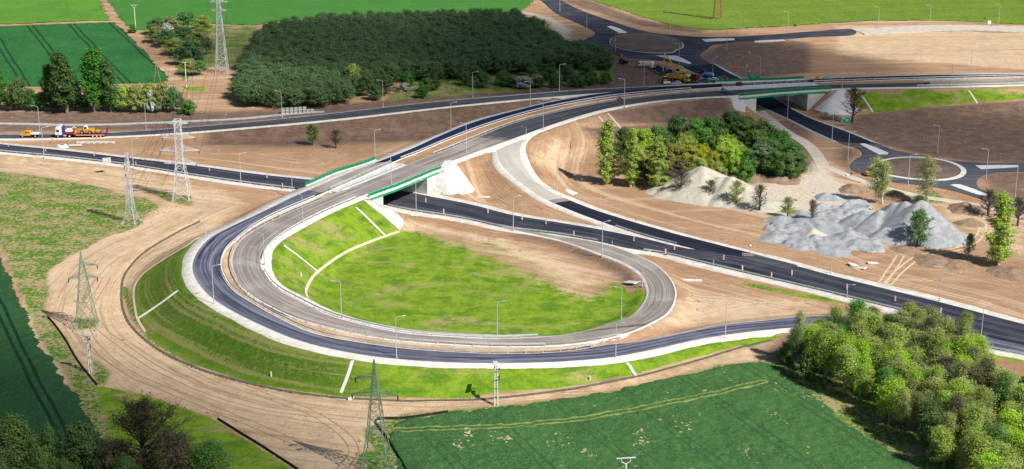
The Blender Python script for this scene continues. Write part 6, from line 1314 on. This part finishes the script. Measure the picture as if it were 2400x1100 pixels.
MB().prism([(-1.8, .6), (.8, .6), (.8, 1.5), (-1.6, 1.6)], -.75, .75).build('body', M_YEL, root, .06); c = MB().prism([(-.9, 1.4), (.5, 1.4), (.4, 2.7), (-.8, 2.7)], -.65, .65).build('cab', M_BLACK, root, .05); MB().box((-.2, 0, 2.76), (1.5, 1.45, .12)).build('roof', M_BONE, root); MB().bar((.6, .5, 1.2), (2.1, .5, .7), .1).bar((.6, -.5, 1.2), (2.1, -.5, .7), .1).build('lift_arm', M_DGREY, root); MB().prism([(2.1, .1), (2.5, .1), (2.35, 1.0), (2.1, 1.0)], -1.6, 1.6).build('blade', M_WHITE, root); wheels(root, (-1.2, .8), .95, .55, .35, M_YEL)
car(1585, 199, ZN, 195, paint('silver blue paint', (.42, .50, .62), .35), 'silver blue car in front of the yellow tipper truck')
tractor(1645, 178, 150, M_DGREY, 'dark tractor pulling the blue tank trailer', sc=.95)
root = veh('tank_trailer', 1661, 183, ZN, 150, 'blue and white tank trailer behind the dark tractor', 'trailer', 1.0)
MB().tube([(-2.0, 0, 1.5), (-1.7, 0, 1.5), (1.7, 0, 1.5), (2.0, 0, 1.5)], [.6, .9, .9, .6], 16).build('tank', M_LBLUE, root, smooth=True); MB().box((0, 0, .7), (4.0, .8, .2)).bar((2.0, 0, .7), (3.4, 0, .6), .08).build('chassis', M_DGREY, root); MB().cyl((-2.05, 0, 1.5), .55, .1, 'X', 14).build('end_cap', M_WHITE, root); wheels(root, (-.5,), 1.1, .5, .34, M_WHITE)
car(1671, 190, ZN, 150, M_WHITE, 'white car half hidden behind the parapet left of the green sign'); car(1683, 189, ZN, 145, M_SIGNG, 'green car behind the parapet near the green sign'); car(1694, 187, ZN, 150, M_CRIMSON, 'red car behind the parapet just left of the green sign'); car(1652, 192, ZN, 140, paint('teal paint', (.02, .22, .24), .35), 'teal car behind the left end of the far parapet')
car(1729, 201.5, ZT + .05, 178, M_MAROON, 'dark red car driving on the far bridge')
car(2138, 777, ZM + .05, -12, paint('silver paint', (.60, .62, .64), .3, .3), 'silver car on the road half hidden behind the lower right grove')
root = veh('road_roller', 2040, 411, ZN, 15, 'yellow road roller behind the birch at the near roundabout', 'road roller', .85)
MB().prism([(-2.2, .8), (.2, .8), (.2, 1.7), (-2.0, 1.6)], -.85, .85).build('body', M_YEL, root, .08); c = MB().prism([(-.5, 1.6), (.7, 1.6), (.6, 2.9), (-.4, 2.9)], -.7, .7).build('cab', M_GLASS, root, .05); MB().box((.1, 0, 2.96), (1.5, 1.6, .12)).build('roof', M_YEL, root); MB().cyl((1.9, 0, .75), .75, 2.0, 'Y', 20).build('drum', M_DGREY, root); MB().box((1.2, 0, 1.0), (1.6, 2.2, .25)).build('drum_frame', M_YEL, root); wheels(root, (-1.5,), 1.05, .7, .45, M_YEL)
o = MB().ball((0, 0, .3), (.5, .4, .35), 10, 6).build('sack', M_WHITE, None, smooth=True); o.location = P(1986, 413, 0.2); tag(o, 'white sack on the ground beside the bending worker at the near roundabout', 'sack')
o = MB().ball((0, 0, .2), (.6, .4, .25), 10, 6).build('sack', M_LBLUE, None, smooth=True); o.location = P(1604, 218, ZT); tag(o, 'small blue sack on the median left of the far bridge', 'sack')

# ------------------------------------------------------------------ people
def skinned(name, V, E, rad, m, parent, lev=1):
    me = bpy.data.meshes.new(name); me.from_pydata(V, E, []); o = linkmesh(name, me, m, parent); md = o.modifiers.new('skin', 'SKIN'); sv = me.skin_vertices[0].data if me.skin_vertices else None
    if sv is None:
        bm = bmesh.new(); bm.from_mesh(me); bm.verts.layers.skin.verify(); bm.to_mesh(me); bm.free(); sv = me.skin_vertices[0].data
    for i, r_ in enumerate(rad): sv[i].radius = (r_, r_); sv[i].use_root = (i == 0)
    s_ = o.modifiers.new('subsurf', 'SUBSURF'); s_.levels = lev; s_.render_levels = lev; return o
def person(p_, rz, label, top, legs_m, helmet=None, pose='stand', scale=1.0):
    root = empty('person', p_, R(rz), label, 'person')
    if pose == 'stand': J = dict(pel=(0, 0, .95), ch=(.02, 0, 1.35), nk=(.03, 0, 1.5), hd=(.05, 0, 1.66), hL=(0, .1, .9), kL=(.05, .12, .5), aL=(0, .13, .08), hR=(0, -.1, .9), kR=(.02, -.12, .5), aR=(-.05, -.13, .08), sL=(0, .2, 1.42), eL=(-.02, .27, 1.15), wL=(.08, .28, .9), sR=(0, -.2, 1.42), eR=(-.04, -.27, 1.15), wR=(.06, -.3, .9))
    elif pose == 'bend': J = dict(pel=(0, 0, .85), ch=(.38, 0, 1.08), nk=(.5, 0, 1.05), hd=(.62, 0, 1.0), hL=(0, .1, .82), kL=(.12, .14, .45), aL=(0, .14, .08), hR=(0, -.1, .82), kR=(.08, -.14, .45), aR=(-.08, -.14, .08), sL=(.38, .2, 1.08), eL=(.42, .24, .8), wL=(.5, .2, .55), sR=(.38, -.2, 1.08), eR=(.44, -.24, .8), wR=(.52, -.18, .55))
    else: J = dict(pel=(0, 0, .95), ch=(.22, 0, 1.32), nk=(.3, 0, 1.46), hd=(.38, 0, 1.6), hL=(.02, .1, .92), kL=(.4, .14, .72), aL=(.28, .16, .32), hR=(.02, -.1, .92), kR=(.4, -.14, .78), aR=(.2, -.16, .4), sL=(.22, .19, 1.4), eL=(.42, .27, 1.2), wL=(.62, .24, 1.1), sR=(.22, -.19, 1.4), eR=(.42, -.27, 1.2), wR=(.62, -.24, 1.1))
    K = list(J); V = [J[k] for k in K]; ix = {k: i for i, k in enumerate(K)}
    hands = []; E = [('pel', 'ch'), ('ch', 'nk'), ('nk', 'hd'), ('pel', 'hL'), ('hL', 'kL'), ('kL', 'aL'), ('pel', 'hR'), ('hR', 'kR'), ('kR', 'aR'), ('ch', 'sL'), ('sL', 'eL'), ('eL', 'wL'), ('ch', 'sR'), ('sR', 'eR'), ('eR', 'wR')]
    Rd = dict(pel=.14, ch=.15, nk=.055, hd=.1, hL=.09, kL=.06, aL=.04, hR=.09, kR=.06, aR=.04, sL=.06, eL=.042, wL=.028, sR=.06, eR=.042, wR=.028); rad = [Rd[k] for k in K]; Ei = [(ix[a], ix[b]) for a, b in E]
    for s in ('L', 'R'):
        w_ = Vector(J['w' + s]); d = (w_ - Vector(J['e' + s])).normalized(); V.append(tuple(w_ + d * .08)); rad.append(.03); Ei.append((ix['w' + s], len(V) - 1)); pm = len(V) - 1
        for f in range(5):
            off_ = Vector((0, (f - 2) * .016, 0)) if f < 4 else Vector((.04, .0, .01)); V.append(tuple(w_ + d * (.08 if f == 4 else .15 + .01 * (f in (1, 2))) + off_)); rad.append(.008); Ei.append((pm, len(V) - 1))
        a_ = Vector(J['a' + s]); V.append(tuple(a_ + Vector((.16, 0, -.04)))); rad.append(.035); Ei.append((ix['a' + s], len(V) - 1))
    b = skinned('body', V, Ei, rad, M_SKIN, root)
    skinned('jacket', [J['pel'], J['ch'], J['sL'], J['eL'], tuple(Vector(J['eL']).lerp(Vector(J['wL']), .85)), J['sR'], J['eR'], tuple(Vector(J['eR']).lerp(Vector(J['wR']), .85))], [(0, 1), (1, 2), (2, 3), (3, 4), (1, 5), (5, 6), (6, 7)], [.165, .175, .08, .06, .048, .08, .06, .048], top, root)
    skinned('trousers', [J['pel'], J['hL'], J['kL'], tuple(Vector(J['kL']).lerp(Vector(J['aL']), .95)), J['hR'], J['kR'], tuple(Vector(J['kR']).lerp(Vector(J['aR']), .95))], [(0, 1), (1, 2), (2, 3), (0, 4), (4, 5), (5, 6)], [.16, .11, .08, .06, .11, .08, .06], legs_m, root)
    hd = Vector(J['hd']); MB().ball(hd + Vector((-.01, 0, .05)), (.13, .115, .11), 12, 8).build('helmet' if helmet else 'hair', helmet or M_BLACK, root, smooth=True)
    for s in (-1, 1): MB().ball(hd + Vector((.1, s * .035, .0)), .012, 6, 4).build('eye', M_BLACK, root)
    MB().ball(hd + Vector((.115, 0, -.03)), (.02, .014, .022), 6, 4).build('nose', M_SKIN, root); root.scale = (scale,) * 3; return root
person(P(137, 324.5, .63), 60, 'person in a yellow high visibility vest standing by the white truck cab', M_HIVIS, M_RED, None)
person(P(2012, 407, ZN + .03), 200, 'person in orange work clothes standing on the near roundabout entry', M_ORANGE, M_ORANGE, M_ORANGE)
person(P(1996, 412, .3), 190, 'person in dark clothes bending down beside a white sack', M_CLOTH, M_CLOTH, M_RED, 'bend')
person(P(1641, 183, ZN + .03), 250, 'person in a white shirt standing left of the dark tractor', M_WHITE, M_CLOTH, None)
pm_ = P(1453, 236, ZT + .06)
person(pm_ + Vector((0, 0, .02)), 200, 'person in a dark violet jacket riding the motorcycle on the elevated road', paint('violet cloth', (.10, .04, .22), .8), M_CLOTH, M_BLUE, 'ride')
root = empty('motorcycle', pm_, R(200), 'dark motorcycle on the near carriageway of the elevated road', 'motorcycle')
for x_ in (-.65, .75): MB().cyl((x_, 0, .32), .32, .12, 'Y', 18).build('wheel', M_BLACK, root)
MB().prism([(-.7, .55), (.3, .4), (.5, .8), (.1, .95), (-.6, .88)], -.14, .14).build('frame', M_DGREY, root, .04); MB().bar((.75, 0, .32), (.5, 0, 1.05), .04).box((.48, 0, 1.08), (.05, .7, .05)).build('handlebar', M_GALV, root); MB().box((-.25, 0, .92), (.7, .28, .1)).build('seat', M_BLACK, root, .03)
# silt fences and dark sheets round the fields
M_FENCE = paint('black silt fence fabric', (.02, .02, .022), .8)
def fence(px, label, h=.6):
    A, _ = crom([np.array(hit(x, y)) for x, y in px], 1.5); A[:, 2] = T(A[:, 0], A[:, 1]); root = empty('silt_fence', A[0], 0, label, 'fence'); A = A - A[0]
    ribbon3(A, .05, -.1, h).build('fabric', M_FENCE, root); me = MB().box((0, 0, h * .55), (.07, .07, h * 1.2)).mesh('stake'); me.materials.append(M_WOOD); Pn, D = walk(A, 3.5)
    for p_ in Pn[:100]: q = bpy.data.objects.new('stake', me); COL.objects.link(q); q.parent = root; q.location = Vector(p_)
fence([(1050, 968), (990, 977), (940, 984), (880, 985), (890, 1005), (912, 1035), (930, 1065), (950, 1098), (965, 1130)], 'black silt fence bent round the corner of the bottom crop field')
fence([(510, 984), (545, 1006), (600, 1040), (650, 1072), (700, 1105), (730, 1125)], 'black silt fence along the grass at the bottom left')
fence([(112, 745), (130, 765), (155, 800), (175, 835), (195, 865), (228, 905)], 'dark silt fence on the verge left of the twin pole')
# plastic marker stakes on the embankments
for x, y, l in ((636, 883, 'white marker stake low on the outer embankment at the bottom left'), (1383, 892, 'white marker stake low on the outer embankment at the bottom right'), (706, 648, 'white marker stake on the inner green slope')):
    o = MB().box((0, 0, .5), (.25, .25, 1.1)).build('marker_stake', M_WHITE); o.location = hit(x, y); tag(o, l, 'marker stake')
o = MB().bar((0, 0, 0), (.02, 0, 1.9), .12, 6).build('wooden_stake', M_DGREY); o.location = hit(1337, 347); tag(o, 'dark stake standing alone on the brown slope right of the pale ramp', 'stake')
o = MB().bar((0, 0, 0), (.3, 0, 1.9), .12, 6).build('wooden_stake', M_WOOD); o.location = hit(895, 527); tag(o, 'wooden stake on the green slope beside the near bridge', 'stake')

# loose stones and clods on the bare soil: nobody could count them
rg = np.random.default_rng(21); n0 = 16000; X = rg.uniform(-230, 240, n0); Y = 270 + 430 * rg.random(n0) ** 1.3; k = (abs(X) < Y * .36)
def gsel(A_): return lambda x, y: A_.reshape(NY, NX)[np.clip(np.searchsorted(GY, y), 0, NY - 1), np.clip(np.searchsorted(GX, x), 0, NX - 1)]
k &= (gsel(A_GR)(X, Y) < -.5) & (gsel(A_ME)(X, Y) < -1) & (own[np.clip(np.searchsorted(GY, Y), 0, NY - 1), np.clip(np.searchsorted(GX, X), 0, NX - 1)] > 50) & (vnoise(X, Y, 14, 5) > -.12)
for pl, _ in POLYLOW: k &= sdf(X, Y, pl) < -.5
X, Y = X[k], Y[k]; n0 = len(X); s = rg.uniform(.10, .30, n0) * np.where(rg.random(n0) < .06, 2.2, 1); Z = T(X, Y)
oc = np.array([(1, 0, 0), (0, 1, 0), (-1, 0, 0), (0, -1, 0), (0, 0, .8)]); V = (np.stack([X, Y, Z], 1)[:, None, :] + oc[None] * s[:, None, None] * rg.uniform(.6, 1.3, (n0, 5, 1))).reshape(-1, 3)
F = (np.arange(n0)[:, None, None] * 5 + np.array([(0, 1, 4), (1, 2, 4), (2, 3, 4), (3, 0, 4)])[None]).reshape(-1, 3)
tag(npmesh('loose_stones', V, F, mottled('loose clods and stones', (.26, .17, .11), (.50, .38, .27), .7, .95, (.15, .10, .07))), 'loose clods and stones scattered over the bare soil', 'stones', kind='stuff')
# crossing wheel tracks
M_TRK1 = mottled('packed pale wheel track', (.60, .45, .30), (.68, .53, .37), .8, .95, (.42, .29, .18)); M_TRK2 = mottled('dark wheel rut', (.31, .20, .13), (.40, .27, .18), .8, .95, (.48, .34, .23))
for px, mt, w_ in (([(2050, 690), (2075, 655), (2095, 625), (2110, 600)], M_TRK1, .5), ([(2020, 705), (2070, 668), (2110, 635), (2160, 600), (2260, 580), (2300, 545), (2290, 515), (2240, 500)], M_TRK1, .55), ([(2100, 690), (2200, 655), (2300, 650), (2400, 690)], M_TRK2, .35), ([(2150, 650), (2260, 680), (2400, 700)], M_TRK2, .35),
        ([(2230, 720), (2300, 700), (2400, 725)], M_TRK2, .3), ([(1400, 470), (1520, 500), (1640, 520), (1760, 520)], M_TRK2, .22), ([(1620, 690), (1720, 700), (1860, 725)], M_TRK2, .2), ([(1640, 740), (1750, 715), (1900, 712)], M_TRK1, .25),
        ([(60, 380), (200, 420), (400, 470), (470, 480)], M_TRK2, .2), ([(180, 700), (260, 790), (420, 890), (640, 960), (850, 985)], M_TRK2, .25), ([(250, 650), (200, 760), (280, 860), (480, 950), (700, 1040)], M_TRK2, .22), ([(600, 920), (760, 985), (830, 1060), (800, 1100)], M_TRK2, .25),
        ([(480, 345), (640, 352), (800, 335), (900, 340)], M_TRK2, .22), ([(1850, 430), (1900, 465), (1960, 520), (2060, 590)], M_TRK1, .6)):
    for q in (-1, 1):
        A_, _ = crom([np.array(hit(x, y)) for x, y in px], 1.5); D = np.gradient(A_, axis=0)[:, :2]; D /= np.linalg.norm(D, axis=1)[:, None]; N = np.stack([-D[:, 1], D[:, 0], np.zeros(len(D))], 1); A_ = A_ + N * q * .95 + N * (.25 * vnoise(A_[:, 0], A_[:, 1], 6, 9))[:, None]
        A1, B1 = A_ - N * w_ / 2, A_ + N * w_ / 2
        for Q in (A1, B1): Q[:, 2] = T(Q[:, 0], Q[:, 1])
        tag(slab(A1, B1, -.1, .03, len(A1)).build('wheel_track', mt), kind='structure')
# ================================================================== clouds between the sun and the land (outside the frame)
cm = bpy.data.materials.new('thin cloud'); cm.use_nodes = True; cn = cm.node_tree; cn.nodes.remove(cn.nodes['Principled BSDF'])
vs_ = cn.nodes.new('ShaderNodeVolumeScatter'); vs_.inputs['Color'].default_value = (.95, .96, 1, 1); vs_.inputs['Density'].default_value = .0082; cn.links.new(vs_.outputs[0], cn.nodes['Material Output'].inputs['Volume'])
CL = []
def cloud(px, py, a, b, thick, seed, rot=0):
    g0 = P(px, py, 0); c = g0 + SUNV / SUNV.z * (1300 + seed * 170); rng = random.Random(seed)
    bm = bmesh.new(); bmesh.ops.create_icosphere(bm, subdivisions=4, radius=1)
    for v in bm.verts:
        d = v.co.copy(); n = 1 + .16 * math.sin(3 * d.x + seed) * math.cos(4 * d.y + seed * 2) + .09 * math.sin(7 * d.y + 5 * d.x + seed) + .05 * math.sin(13 * d.x - 9 * d.y + seed * 3)
        x, y, z = d.x * a * n, d.y * b * n, d.z * thick / 2 * (1 + .3 * (n - 1)); cr, sr = math.cos(rot), math.sin(rot); v.co = (x * cr - y * sr, x * sr + y * cr, z)
    me = bpy.data.meshes.new('cloud'); bm.to_mesh(me); bm.free(); o = linkmesh('cloud', me, cm); o.location = c; CL.append(o); return tag(o, kind='stuff')
for a in ((1040, 130, 125, 80, 115, 1, 0), (1530, 145, 85, 105, 180, 2, 0), (1230, 262, 95, 26, 110, 3, 0), (2270, 322, 85, 42, 110, 4, 0), (110, 1075, 58, 46, 190, 7, -.4), (820, 318, 95, 20, 70, 9, 0), (1750, 230, 60, 30, 110, 8, 0)):
    cloud(*a)
